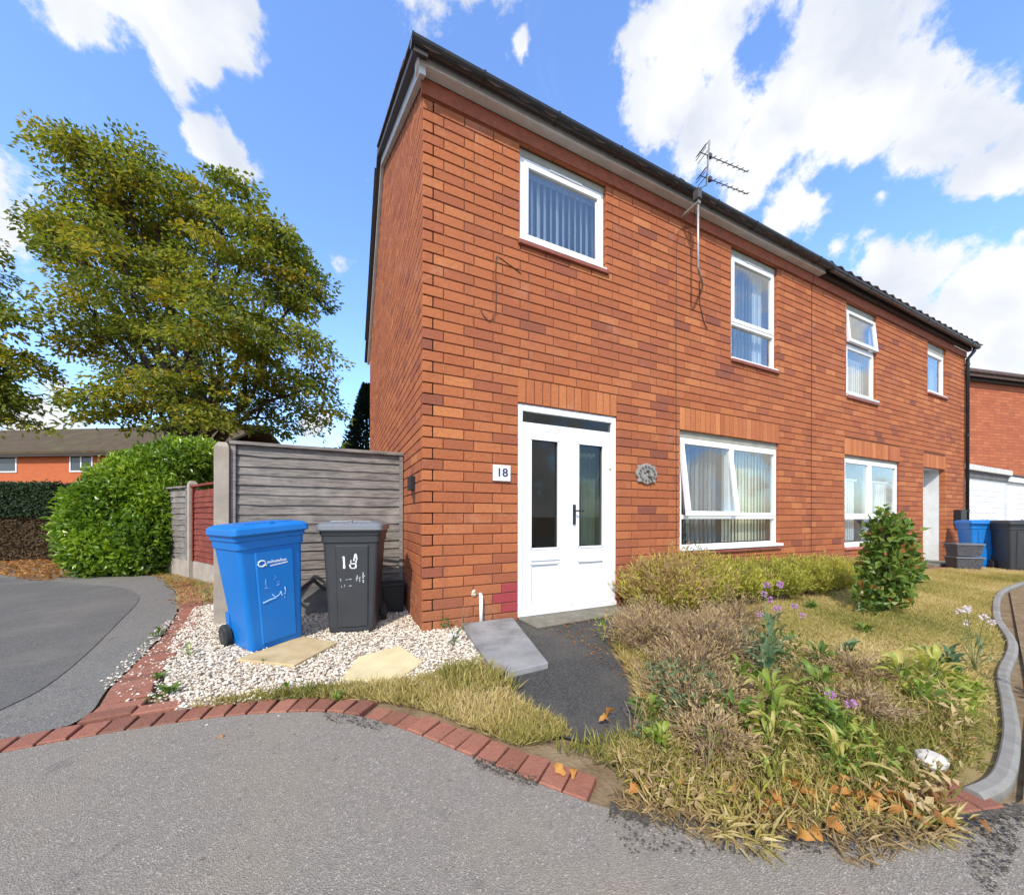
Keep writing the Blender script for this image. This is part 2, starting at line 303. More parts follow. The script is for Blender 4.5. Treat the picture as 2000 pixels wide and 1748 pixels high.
def gravelmat():
    m,t,b=mat('white limestone gravel',.8,.3); c=ramp(t,tone(t),[(0,(.20,.15,.10)),(.25,(.44,.35,.26)),(.6,(.63,.55,.44)),(1,(.80,.74,.63))]); t.links.new(c,b.inputs['Base Color']); return m
GRAV=gravelmat()
# ------------------------------------------------------------------ ground
def sheet(name,poly,z,m,kind='structure',parent=None):
    me=bpy.data.meshes.new(name); me.from_pydata([(x,y,z) for x,y in poly],[],[tuple(range(len(poly)))]); me.update(); return link(name,me,m,parent,kind=kind)
sheet('ground',[(-400,-400),(400,-400),(400,400),(-400,400)],-.02,SOIL)
def smooth(pts,n=6):
    out=[]; P=[Vector((*p,0)) if len(p)==2 else Vector(p) for p in pts]
    for i in range(len(P)-1):
        a,b,c,d=P[max(i-1,0)],P[i],P[i+1],P[min(i+2,len(P)-1)]
        for k in range(n):
            t=k/n; out.append(.5*((2*b)+(c-a)*t+(2*a-5*b+4*c-d)*t*t+(3*b-a-3*c+d)*t**3))
    out.append(P[-1]); return [(p.x,p.y) for p in out]
EDGE=smooth([(-6.,-1.5),(-3.6,-1.12),(-2.55,-.97),(-2.05,-.915),(-1.62,-.92),(-1.21,-.975),(-.84,-1.10),(-.59,-1.26),(-.367,-1.52),(-.184,-1.78),(-.03,-2.0),(.10,-2.18),(.24,-2.34),(.49,-2.52),(.76,-2.70),(1.02,-2.78),(1.26,-2.85),(1.52,-2.93)])
# front road: everything on the camera side of the brick edging
sheet('road',EDGE+[(1.62,-3.2),(1.72,-4.2),(2.2,-14),(-30,-14),(-30,-5)],.004,ASP)
sheet('road_repair',[(1.53,-2.93),(1.66,-2.97),(3.,-2.86),(9,-2.4),(40,1),(40,-14),(2.22,-14),(1.76,-4.2),(1.66,-3.3)],.002,ASP3)
# dirt-filled crack between the two asphalts
def ribbon(name,pts,w0,z,m,kind='structure',jit=0.):
    me=MB(); V=[];n=len(pts)
    for i,(x,y) in enumerate(pts):
        a=Vector(pts[min(i+1,n-1)])-Vector(pts[max(i-1,0)]); a.normalize(); q=Vector((-a.y,a.x))
        wv_=w0*(1+jit*(.5*math.sin(i*.9)+.35*math.sin(i*2.3+1)+.25*math.sin(i*.37+2)))
        V+= [(x+q.x*wv_/2,y+q.y*wv_/2,z),(x-q.x*wv_/2,y-q.y*wv_/2,z)]
    me.add(V,[(2*i,2*i+1,2*i+3,2*i+2) for i in range(n-1)]); return me.build(name,m,kind=kind)
DIRT=asphalt('dark crack dirt',(.05,.045,.038),(.13,.115,.09),(.10,.085,.065),120)
ribbon('crack_dirt',smooth([(1.50,-2.93),(1.60,-3.0),(1.64,-3.2),(1.66,-3.5),(1.72,-4.3)],12),.07,.008,DIRT,jit=.6)
DE=smooth([(x,y-.01) for x,y in EDGE if x>.2],6); ribbon('edge_dirt',DE,.055,.0075,DIRT,jit=.8)
# left cul-de-sac: pale footway with darker carriageway
LEFTE=smooth([(-1.92,-.74),(-1.90,-.60),(-1.97,-.28),(-2.04,.33),(-2.15,1.10),(-2.38,2.1),(-2.75,3.2),(-3.5,4.9),(-4.6,6.4)],5)
sheet('pavement',LEFTE+[(-5.6,6.6),(-8.2,9.3),(-14,14),(-30,16),(-30,-4.9),(-6.,-1.48),(-3.6,-1.1),(-2.55,-.95)],.006,ASP3)
rd=smooth([gp(-60,1420),gp(0,1392),gp(90,1345),gp(170,1280),gp(235,1215),gp(268,1180),gp(268,1163),gp(235,1150),gp(130,1140),gp(0,1131),gp(-200,1124)],5)
sheet('carriageway',rd+[(-40,18),(-40,-2),(-4.,-1.)],.0105,ASP2)
# gravel bed base, path
GB=[(-1.50,-.78),(-1.70,-.30),(-1.9,.35),(-2.05,1.2),(-2.2,2.0),(-1.7,2.2),(-1.66,1.2),(0,1.11),(0,0),(.36,0),(.34,-.5),(.28,-1.0),(.05,-1.12),(-.45,-1.02),(-.9,-.90)]
GBASE=simple('pale gravel dust',(.50,.44,.36),(.36,.31,.25),60,.95,.1,200,.8,.006)
sheet('gravel_bed',GB,.004,GBASE)
PATH=[(.62,0),(2.3,0),(2.32,-.45),(1.55,-.75),(1.25,-1.1),(1.05,-1.5),(.62,-2.02),(.40,-2.0),(.14,-1.72),(.20,-1.2),(.55,-1.15),(.9,-.03)]
sheet('path',PATH,.008,ASP4)
STEP=simple('grey threshold concrete',(.22,.20,.16),(.15,.14,.11),10,.9,.2,90,.5,.004,dirt=(.12,.11,.08),ds=6)
MB().prism([(1.0,-.36),(2.3,-.30),(2.3,0),(.97,0)],'z',.009,.03).build('doorstep',STEP,kind=None,bevel=.006).name
tag(bpy.data.objects['doorstep'],'low mossy concrete doorstep under the white double door','doorstep')
def slab(poly,z0,z1,m,label):
    o=MB().prism(poly,'z',z0,z1).build('paving_slab',m,bevel=.006); return tag(o,label,'paving slab',None)
slab([(.37,-.02),(.90,-.03),(.64,-1.17),(.24,-1.2),(.30,-.6)],.005,.05,SLABG,'large blue grey slab sloping from the white pipe to the path')
slab([gp(462,1297),gp(575,1309),gp(660,1263),gp(590,1250)],.004,.035,SLABY,'flat tan sandstone slab at the foot of the blue bin')
slab([gp(668,1334),gp(770,1342),gp(826,1300),gp(782,1268),gp(700,1290)],.004,.03,SLABY2,'pale yellow slab half buried in gravel and grass')
# --- brick edging
def paver_mesh(l,w_,h,c=.005):
    m=MB(); a=[(-l/2,-w_/2),(l/2,-w_/2),(l/2,w_/2),(-l/2,w_/2)]; s=[(x-math.copysign(c,x),y-math.copysign(c,y)) for x,y in a]
    m.loft([[(x,y,0) for x,y in a],[(x,y,h-c) for x,y in a],[(x,y,h) for x,y in s]]); return m.mesh('brick')
pm=paver_mesh(.138,.094,.05,.004); pm.materials.append(PAVER); pm2=paver_mesh(.2,.095,.05); pm2.materials.append(PAVER)
E1=empty('brick_edging',(-2,-.8,0),0,'row of red bricks on end edging the grey tarmac','edging')
E2=empty('brick_edging',(-2,0,0),0,'red brick strip between the gravel bed and left pavement','edging')
def place(par,me,x,y,z,rz,tn=None):
    o=link('brick',me,None,par); o.location=(x-par.location.x,y-par.location.y,z); o.rotation_euler=(R_.uniform(-.02,.02),R_.uniform(-.02,.02),rz+R_.uniform(-.03,.03)); o['tone']=tn if tn is not None else R_.uniform(.1,.95); return o
def walk(pts,step,start=0.,end=1e9):
    d=0.; nxt=start
    for i in range(len(pts)-1):
        a=Vector(pts[i]); b=Vector(pts[i+1]); l=(b-a).length
        while nxt<=d+l and nxt<end:
            t=(nxt-d)/max(l,1e-6); yield a+(b-a)*t,(b-a).normalized(); nxt+=step
        d+=l
for p,t in walk(EDGE,.1035):
    if not(-4.2<p.x<1.5): continue
    if .19<p.x<.98: continue
    q=Vector((-t.y,t.x)); sh=.072; a=math.atan2(q.y,q.x)
    low=-.022 if -.62<p.x<-.40 else 0
    place(E1,pm,p.x+q.x*sh,p.y+q.y*sh,-.038+low+R_.uniform(-.003,.003),a)
for k,off_ in ((0,.05),(1,.15)):
    for p,t in walk(LEFTE,.106,.12,5.2):
        if k==1: continue
        q=Vector((t.y,-t.x)); place(E2,pm2,p.x+q.x*.12,p.y+q.y*.12,-.032+R_.uniform(-.006,.003),math.atan2(q.y,q.x))
for x,y,a in ((-1.79,-.70,.05),(-1.58,-.72,-.05)): place(E2,pm2,x,y,-.03,a)
# --- curved kerb
KP=smooth([(1.50,-2.86),(1.75,-2.875),(2.25,-2.80),(2.75,-2.69),(3.35,-2.55),(4.4,-2.38),(5.8,-2.0),(8.,-1.6),(10.5,-1.5)],10)
K=empty('kerb',(1.5,-2.86,0),0,'curved pale grey kerb around the right end of the garden','kerb')
seg=[];d=0;last=None;segs=[]
for p in KP:
    if last: d+=(Vector(p)-Vector(last)).length
    seg.append(p); last=p
    if d>.62: segs.append(seg); seg=[p]; d=0
segs.append(seg)
for s_ in segs:
    m=MB(); rings=[]
    for i,p in enumerate(s_):
        a=Vector(s_[min(i+1,len(s_)-1)])-Vector(s_[max(i-1,0)]); a.normalize(); q=Vector((a.y,-a.x)); P=Vector(p)
        if i==0: P=P+a*.003
        if i==len(s_)-1: P=P-a*.003
        pr=[(-.026,-.05),(.028,-.05),(.028,.016),(.022,.026),(.012,.031),(-.020,.031),(-.026,.026)]
        rings.append([(P.x+q.x*u-1.5,P.y+q.y*u+2.86,z) for u,z in pr])
    if len(rings)>1: m.loft(rings).build('kerb_stone',KERB,K)
# ------------------------------------------------------------------ houses
def wallholes(x0,x1,z0,z1,ops):
    xs=sorted({x0,x1,*[min(max(v,x0),x1) for o in ops for v in o[:2]]}); zs=sorted({z0,z1,*[min(max(v,z0),z1) for o in ops for v in o[2:4]]}); out=[]
    for i in range(len(xs)-1):
        for j in range(len(zs)-1):
            cx,cz=(xs[i]+xs[i+1])/2,(zs[j]+zs[j+1])/2
            if not any(o[0]<cx<o[1] and o[2]<cz<o[3] for o in ops): out.append((xs[i],xs[i+1],zs[j],zs[j+1]))
    return out
_bm={}
def brickverts(L_,H_,D_,c=.004):
    return [(0,c,0),(L_,c,0),(L_,c,H_),(0,c,H_),(c,0,c),(L_-c,0,c),(L_-c,0,H_-c),(c,0,H_-c),(0,D_,0),(L_,D_,0),(L_,D_,H_),(0,D_,H_)]
BF=[(4,5,6,7),(0,1,5,4),(1,2,6,5),(2,3,7,6),(3,0,4,7),(8,9,1,0),(9,10,2,1),(10,11,3,2),(11,8,0,3)]
def bricks_front(x0,x1,z1,ops,sold,par,n_ind,gablecorner=False):
    lst=[]; J=.010; nz=int(round(z1/.1))
    for k in range(-1,nz):
        za=k*.1; zb=za+.1-J; off_=(.2 if k%2 else .1); x=x0-(.3-off_); 
        if not gablecorner: x=math.floor(x0/.3)*.3-.3+off_
        row=[]
        while x<x1:
            a,b=max(x,x0),min(x+.3,x1); x+=.3
            segs=[(a,b)] if b>a else []
            for o in ops+sold:
                if o[2]<(za+zb)/2<o[3]:
                    ns=[]
                    for s0,s1 in segs:
                        if o[1]<=s0 or o[0]>=s1: ns.append((s0,s1)); continue
                        if s0<o[0]: ns.append((s0,o[0]+J))
                        if s1>o[1]: ns.append((o[1],s1))
                    segs=ns
            row+=segs
        mg=[]
        for s0,s1 in row:
            if mg and abs(mg[-1][1]-s0)<.002 and (s1-s0<.07 or mg[-1][1]-mg[-1][0]<.07): mg[-1]=(mg[-1][0],s1)
            else: mg.append((s0,s1))
        if mg:
            for s0,s1 in mg:
                if s1-s0>.012:
                    edge=any(abs(s0-o[1])<.012 or abs(s1-J-o[0])<.012 for o in ops)
                    lst.append((s0,s1-J,za,zb,.095 if (edge or s0<=x0+.001) else .03,k,0.))
    for o in sold:
        n=int(round((o[1]-o[0])/.1)); st=(o[1]-o[0])/n
        for i in range(n): lst.append((o[0]+i*st,o[0]+(i+1)*st-J,o[2],o[3]-J,.095,0,.25))
    def area(b):
        X,Z=(b[0]+b[1])/2,(b[2]+b[3])/2; a_,b_=X-CX,-CY; t=a_*FW[0]+b_*FW[1]
        red=x0==0 and abs(b[0]-.80)<.16 and b[1]<.98 and .05<b[2]<.33
        return (b[1]-b[0])*(b[3]-b[2])/t**3*(9 if red else 1) if t>0 else 0
    lst.sort(key=area,reverse=True); V=[];F=[];T=[]
    for i,b in enumerate(lst):
        tn=min(1,max(.02,R_.gauss(.48,.17)-(.25 if R_.random()<.05 else 0)+b[6])); dy=R_.uniform(-.0015,.0015)
        if abs(b[0]-.80)<.16 and b[1]<.98 and .05<b[2]<.33 and x0==0: tn=-.5
        L_,H_,D_=round(b[1]-b[0],3),round(b[3]-b[2],3),b[4]
        if i<n_ind:
            key=(L_,H_,D_,tn<0)
            if key not in _bm:
                me=bpy.data.meshes.new('brick'); me.from_pydata(brickverts(L_,H_,D_),[],BF); me.update(); me.materials.append(BR if tn>=0 else REDB); _bm[key]=me
            o=link('brick',_bm[key],None,par,(b[0],dy,b[2])); o['tone']=abs(tn)
        else:
            base=len(V); V+=[(x+b[0],y+dy,z+b[2]) for x,y,z in brickverts(L_,H_,D_)]; F+=[tuple(base+q for q in f) for f in BF]; T+=[abs(tn)]*12
    if V: link('brickwork',fastmesh('brickwork',V,F,T),BR,par,kind='stuff')
REDB=simple('painted dark red brick',(.34,.045,.05),(.28,.04,.045),20,.7)
ROOFS=.624; RY=3.31; DEP=6.62
# ops: x0,x1,z0,z1
OP1=[(.97,2.27,-.1,2.24),(3.31,5.47,.62,2.2),(.98,2.10,3.9,4.9),(4.32,5.41,3.3,4.9)]
OP2=[(7.46,8.57,3.22,4.9),(10.86,11.86,3.78,4.9),(7.41,9.55,.53,2.18),(10.65,11.82,.02,2.15)]
SO1=[(.97,2.27,2.24,2.5),(3.31,5.47,2.2,2.5)]; SO2=[(7.41,9.55,2.18,2.48),(10.65,11.82,2.15,2.45)]
H1=empty('semi_detached_house',(0,0,0),0,'nearer brick semi with white double door and open casement window','house')
H2=empty('semi_detached_house',(6.36,0,0),0,'adjoining brick semi beyond, with single white door set back','house')
def part2(o): o.location.x-=6.36; return o
class P2:  # proxy parent so second-house pieces can be given in world x
    pass
H2o=H2; H2.location=(0,0,0)
bricks_front(0.,6.352,5.,OP1,SO1,H1,235,True)
bricks_front(6.368,13.,5.,OP2,SO2,H2,60)
# gable brickwork
def gable(par,n_ind):
    lst=[];J=.01
    for k in range(-1,72):
        za=k*.1; zb=za+.09; y=.1 if k%2 else .3
        if zb>5.05:
            ya=(zb-5.05)/ROOFS; yb=DEP-ya
        else: ya,yb=0.,DEP
        yy=y-.3
        while yy<yb:
            a,b=max(yy,ya,y if zb<5.0 else ya),min(yy+.3,yb); yy+=.3
            if b-a>.04: lst.append((a,b-J,za,zb))
        if zb<5.0: lst.append((.0955,.295 if k%2==0 else .0956,za,zb)) if k%2==0 else None
    lst=[l for l in lst if l[1]-l[0]>.03]
    lst.sort(key=lambda b:(b[1]-b[0])/(((b[0]+b[1])/2+3.4)**3))
    lst.reverse(); V=[];F=[];T=[]
    for i,b in enumerate(lst):
        L_=b[1]-b[0]; bv=brickverts(L_,b[3]-b[2],.03); tn=min(1,max(.02,R_.gauss(.46,.15)-(.25 if R_.random()<.07 else 0))); dx=R_.uniform(-.0015,.0015)
        vv=[(y+dx,x,z) for x,y,z in bv]
        if i<n_ind:
            key=('g',round(L_,3))
            if key not in _bm:
                me=bpy.data.meshes.new('brick'); me.from_pydata([(y,x,z) for x,y,z in bv],[],BF); me.update(); me.materials.append(BR); _bm[key]=me
            o=link('brick',_bm[key],None,par,(dx,b[0],b[2])); o['tone']=tn
        else:
            base=len(V); V+=[(x,y+b[0],z+b[2]) for x,y,z in vv]; F+=[tuple(base+q for q in f) for f in BF]; T+=[tn]*12
    link('brickwork',fastmesh('brickwork',V,F,T),BR,par,kind='stuff')
gable(H1,60)
def shell(par,x0,x1,ops,endwalls):
    m=MB()
    for a,b,c,d in wallholes(x0,x1,-.1,5.05,[(o[0]-.006,o[1]+.006,o[2]-.006,o[3]+.006) for o in ops]): m.box(a,b,.008,.10,c,d)
    for (a,b,c,d) in ops:   # reveal lining behind the brick edge
        m.box(a-.03,a-.002,.096,.25,c,d); m.box(b+.002,b+.03,.096,.25,c,d); m.box(a-.03,b+.03,.101,.25,d+.002,d+.02)
    pol=[(.008,-.1),(DEP,-.1),(DEP,5.05),(RY,5.05+ROOFS*RY),(.008,5.05)]
    for x in endwalls: m.prism(pol,'x',x,x+.1)
    m.box(x0,x1,DEP-.1,DEP,-.1,5.05)
    m.build('wall',MORTAR,par)
    i=MB(); i.box(x0+.12,x1-.12,3.0,3.06,0,5.0); i.box(x0+.12,x1-.12,.26,3.,2.5,2.56); i.box(x0+.12,x1-.12,.26,3.,5.0,5.04)
    i.box((x0+x1)/2-.8,(x0+x1)/2-.74,.26,3.,0,2.5)
    i.build('interior_partition',PLASTER,par); MB().box(x0+.12,x1-.12,.26,3.,-.02,.02).build('interior_floor',CARPET,par)
shell(H1,.008,6.352,OP1,[.008,6.25]); shell(H2,6.368,13.,OP2,[6.37,12.9])
MB().box(6.352,6.368,.004,.02,0,4.92).build('movement_joint',simple('dark mastic',(.05,.03,.025),None,9,.8),H1)
for x0,x1,p in ((.0,6.352,H1),(6.368,13.0,H2)):   # projecting top course
    MB().box(x0-.02 if p is H1 else x0,x1,-.022,.02,4.905,5.05).build('top_course',simple('top brick course',(.33,.10,.05),(.24,.07,.04),14,.85),p,bevel=.004)
# roofs
def roof(par,x0,x1,left):
    r=empty_part=None
    s=MB(); th=.13; e=.2
    z0=5.06-ROOFS*e+.13
    pol=[(-e,z0),(RY,z0+ROOFS*(RY+e)),(DEP+e,z0),(DEP+e,z0+th*.6),(RY,z0+ROOFS*(RY+e)+th),(-e,z0+th*.6)]
    # two slopes as prisms
    s.prism([(-e,z0),(RY,z0+ROOFS*(RY+e)),(RY,z0+ROOFS*(RY+e)+.05),(-e,z0+.05)],'x',x0,x1)
    s.prism([(RY,z0+ROOFS*(RY+e)),(DEP+e,z0),(DEP+e,z0+.05),(RY,z0+ROOFS*(RY+e)+.05)],'x',x0,x1)
    rf=s.build('roof',TILE,par)
    return rf,z0
R1,z0r=roof(H1,-.10,6.4,True); R2,_=roof(H2,6.41,13.1,False)
sl=math.atan(ROOFS)
tm=MB(); seg_=[]
for k in range(7):
    u=-.165+.33*k/6; seg_.append((u,.028*math.cos(k/6*math.pi*2)*.5))
tm.loft([[(u,-.02,z+.028) for u,z in seg_]+[(u,-.02,z+.008) for u,z in seg_[::-1]],[(u,.36,z+.015) for u,z in seg_]+[(u,.36,z-.005) for u,z in seg_[::-1]]])
tme=tm.mesh('roof_tile'); tme.materials.append(TILE)
def tiles(par,x0,x1,dz=0.):
    n=int((x1-x0)/.3); 
    for i in range(n+1):
        x=min(x0+.165+i*.3,x1-.165)
        for r in range(2): link('roof_tile',tme,None,par,(x,-.205+.30*r*math.cos(sl),z0r+.03+.30*r*math.sin(sl)+.035+dz+.002*(i%2)),(sl+.03,0,0))
tiles(R1,-.14,6.4,-.045); tiles(R2,6.42,13.12)
# verge tiles on the gable edge, and ridge
for k in range(2,13):
    y=-.235+.30*k*math.cos(sl); link('roof_tile',tme,None,R1,(.025,y,z0r+.022+.30*k*math.sin(sl)),(sl+.05,0,0))
    link('roof_tile',tme,None,R1,(.025,DEP-y,z0r+.022+.30*k*math.sin(sl)),(sl+.05,0,math.pi))
zr=z0r+ROOFS*(RY+.2)
MB().tube([(-.11,RY,zr+.02),(6.4,RY,zr+.04)],.11,8).build('ridge_tile',TILE,R1); MB().tube([(6.41,RY,zr+.04),(13.12,RY,zr+.04)],.11,8).build('ridge_tile',TILE,R2)
# verge undercloak + bargeboard on the gable
def verge(y0,y1,za,zb,x0,x1,h0,h1): return MB().prism([(y0,za+h0),(y1,zb+h0),(y1,zb+h1),(y0,za+h1)],'x',x0,x1)
zt=5.05+ROOFS*RY
verge(-.12,RY,5.05-ROOFS*.12,zt,-.055,-.002,-.02,.10).build('bargeboard',GWHITE,H1); verge(RY,DEP+.12,zt,5.05-ROOFS*.12,-.055,-.002,-.02,.10).build('bargeboard',GWHITE,H1)
verge(-.2,RY,5.05-ROOFS*.2,zt,-.12,.0,.102,.16).build('verge_board',DARKF,H1); verge(RY,DEP+.2,zt,5.05-ROOFS*.2,-.12,.0,.102,.16).build('verge_board',DARKF,H1)
# fascia, soffit and gutters
MB().box(-.055,6.5,-.125,-.10,5.045,5.16).build('fascia',GWHITE,H1,bevel=.003); MB().box(-.05,6.5,-.10,-.024,5.052,5.064).build('soffit',GWHITE,H1)
MB().prism([(-.13,5.04),(-.0,5.04),(-.0,5.17),(-.13,5.17)],'x',-.075,-.056).build('fascia_end_cap',WHITE,H1)
MB().box(6.502,13.05,-.09,-.024,5.052,5.16).build('fascia',DARKF,H2)
def gutter(x0,x1,yc,zc,r,par,name='gutter'):
    prof=[]; 
    for k in range(9):
        a=math.pi+math.pi*k/8; prof.append((yc+r*math.cos(a),zc+r*math.sin(a)))
    for k in range(9)[::-1]:
        a=math.pi+math.pi*k/8; prof.append((yc+(r-.006)*math.cos(a),zc+(r-.006)*math.sin(a)+.002))
    return MB().prism(prof,'x',x0,x1).build(name,BLACK,par,smooth=False)
gutter(-.13,6.5,-.188,5.125,.058,H1); gutter(6.51,13.1,-.165,5.125,.056,H2)
def halfdisc(x,yc,zc,r,par,th=.012,nm='gutter_bracket'):
    pr=[(yc+r*math.cos(math.pi+math.pi*k/10),zc+r*math.sin(math.pi+math.pi*k/10)) for k in range(11)]; MB().prism(pr,'x',x,x+th).build(nm,BLACK,par)
halfdisc(-.14,-.188,5.127,.062,H1,nm='gutter_end'); halfdisc(6.5,-.175,5.125,.07,H1,.05,'gutter_joint'); halfdisc(3.0,-.188,5.127,.064,H1,.08,'gutter_joint')
for i in range(8): halfdisc(.5+i*.8,-.188,5.127,.065,H1,.022)
for i in range(8): halfdisc(7.0+i*.8,-.165,5.127,.062,H2,.022)
# downpipe at far end
dpz=[(12.93,-.16,5.09),(12.93,-.15,5.0),(12.93,-.05,4.85),(12.93,-.05,.05)]
DP=MB().tube(dpz,.034,10).build('downpipe',BLACK,H2,smooth=True)
for z in (1.2,3.0,4.7): MB().tube([(12.93,-.05,z),(12.93,-.05,z+.05)],.042,10).build('pipe_clip',BLACK,DP)
# --- windows
def frame(par,name,x0,x1,z0,z1,yf,wd,th=.06,m=WHITE,pane=True,gl=GLASS,rot=None):
    """rectangular frame with mitred-look members and a pane; optional tilt about the top edge"""
    mb=MB(); oz=z1; 
    mb.box(x0,x1,0,th,z1-wd-oz,z1-oz); mb.box(x0,x1,0,th,z0-oz,z0+wd-oz); mb.box(x0,x0+wd,.001,th-.001,z0+wd-oz,z1-wd-oz); mb.box(x1-wd,x1,.001,th-.001,z0+wd-oz,z1-wd-oz)
    o=mb.build(name,m,par,(0,yf,oz),(rot or 0,0,0),bevel=.004)
    if pane: link('pane',MB().box(x0+wd-.004,x1-wd+.004,th*.45,th*.45+.004,z0+wd-.004-oz,z1-wd+.004-oz).mesh('pane'),gl,o)
    return o
def window(par,op,zt_,sillm,name='window'):
    x0,x1,z0,z1=op; wdw=empty(name,(0,0,0)); wdw.parent=par
    MB().box(x0,x1,.045,.09,zt_,z1).build('head_board',HEAD,wdw)
    MB().box(x0-.015,x1+.02,-.035,.06,z0-.045,z0).build('sill',sillm,wdw,bevel=.006)
    MB().box(x0,x1,-.018,.05,z0+.001,z0+.025).build('window_ledge',WHITE,wdw,bevel=.003)
    MB().box(x0+.001,x0+.03,.04,.09,z0+.026,zt_).build('side_trim',GWHITE,wdw)
    return wdw
Y0=.045
W=window(H1,OP1[2],4.82,SILL); frame(W,'frame',1.01,2.095,3.926,4.818,Y0,.045,pane=False); frame(W,'sash',1.05,2.055,3.966,4.778,Y0-.012,.055,.05); MB().box(1.36,1.78,Y0-.02,Y0,4.785,4.803).build('trickle_vent',WHITE,W)
W=window(H1,OP1[3],4.82,SILL); frame(W,'frame',4.35,5.405,3.326,4.818,Y0,.04,pane=False); MB().box(4.39,5.365,Y0-.004,Y0+.06,3.82,3.88).build('transom',WHITE,W,bevel=.003)
frame(W,'sash',4.385,5.37,3.86,4.785,Y0-.012,.055,.05); link('pane',MB().box(4.385,5.37,Y0+.03,Y0+.034,3.36,3.83).mesh('pane'),GLASS,W); MB().box(4.7,5.1,Y0-.02,Y0,4.787,4.803).build('trickle_vent',WHITE,W)
W=window(H1,OP1[1],2.11,SILL); frame(W,'frame',3.34,5.465,.646,2.108,Y0,.05,pane=False); MB().box(3.385,5.415,Y0-.006,Y0+.06,1.035,1.095).build('transom',WHITE,W,bevel=.003); MB().box(4.32,4.40,Y0-.001,Y0+.06,1.096,2.06).build('mullion',WHITE,W)
frame(W,'opening_sash',3.35,4.385,1.075,2.085,Y0-.02,.06,.05,rot=-math.radians(7)); frame(W,'sash',4.385,5.44,1.08,2.075,Y0-.012,.05,.05)
link('pane',MB().box(3.385,5.42,Y0+.03,Y0+.034,.69,1.04).mesh('pane'),GLASS,W); MB().box(3.3,5.49,-.05,.045,.625,.665).build('window_ledge',WHITE,W,bevel=.004)
W=window(H2,OP2[0],4.80,SILL); frame(W,'frame',7.49,8.56,3.25,4.798,Y0,.045,pane=False); MB().box(7.53,8.52,Y0,Y0+.06,4.13,4.20).build('transom',WHITE,W)
frame(W,'opening_sash',7.50,8.55,4.19,4.77,Y0-.03,.055,.05,rot=-math.radians(5)); frame(W,'sash',7.52,8.53,3.28,4.15,Y0-.012,.055,.05); MB().box(7.46,8.6,-.03,.04,3.235,3.27).build('window_ledge',GWHITE,W)
W=window(H2,OP2[1],4.72,SILL); frame(W,'frame',10.88,11.85,3.806,4.718,Y0,.07,pane=True)
W=window(H2,OP2[2],2.12,PINKS); frame(W,'frame',7.43,9.54,.556,2.118,Y0,.05,pane=False); MB().box(7.48,9.49,Y0-.006,Y0+.06,1.03,1.09).build('transom',WHITE,W); MB().box(8.34,8.46,Y0-.006,Y0+.06,1.091,2.06).build('mullion',WHITE,W)
frame(W,'sash',7.46,8.38,1.08,2.09,Y0-.012,.05,.05); frame(W,'sash',8.42,9.51,1.08,2.09,Y0-.012,.05,.05); link('pane',MB().box(7.47,9.5,Y0+.03,Y0+.034,.59,1.04).mesh('pane'),GLASS,W)
# --- double door
D=empty('door',(0,0,0)); D.parent=H1
f=MB(); f.box(.975,1.035,.02,.09,.04,2.235); f.box(2.205,2.265,.02,.09,.04,2.235); f.box(1.035,2.205,.021,.089,2.165,2.235); f.box(1.035,2.205,.021,.089,1.975,2.05); f.box(.975,2.265,.0,.089,.03,.085)
f.build('door_frame',WHITE,D,bevel=.004)
link('transom_pane',MB().box(1.035,2.205,.05,.054,2.05,2.165).mesh('pane'),GLASSD,D)
def leafdoor(x0,x1,gx0,gx1,lp):
    m=MB(); y0,y1=.012,.062; m.box(x0,gx0,y0,y1,.09,1.968); m.box(gx1,x1,y0,y1,.09,1.968); m.box(gx0,gx1,y0,y1,1.885,1.968); m.box(gx0,gx1,y0,y1,.57,.725); m.box(gx0,gx1,y0,y1,.09,.14); m.box(gx0,gx1,y0+.016,y1-.01,.14,.57)
    d=m.build('door_leaf',WHITE,D); link('pane',MB().box(gx0,gx1,.035,.039,.725,1.885).mesh('pane'),GLASSD,d)
    b=MB()
    for a,c,e_,g_ in ((gx0-.006,gx0+.012,.725,1.885),(gx1-.012,gx1+.006,.725,1.885),(gx0,gx1,1.873,1.893),(gx0,gx1,.717,.737),(gx0,gx0+.01,.14,.57),(gx1-.01,gx1,.14,.57),(gx0,gx1,.56,.575)): b.box(a,c,y0-.008,y0-.001,e_,g_)
    b.build('glazing_bead',WHITE,d)
    if lp: q=MB().box(gx0,gx1+.01,-.004,.011,.60,.69).build('letter_plate',WHITE,d,bevel=.005); 
    return d
d1=leafdoor(1.04,1.62,1.12,1.465,True); d2=leafdoor(1.626,2.20,1.72,2.07,False)
MB().box(1.60,1.645,-.002,.011,.09,1.968).build('meeting_strip',WHITE,d2,bevel=.003)
MB().box(1.648,1.682,-.006,.011,.98,1.20).tube([(1.665,-.006,1.13),(1.665,-.05,1.13),(1.75,-.055,1.13)],.009,8).build('handle',simple('dark door handle',(.03,.03,.03),None,9,.35),d2)
MB().tube([(2.17,.0,1.62),(2.17,.012,1.62)],.012,8).build('door_bell',simple('brass bell',(.4,.3,.1),None,9,.4),D)
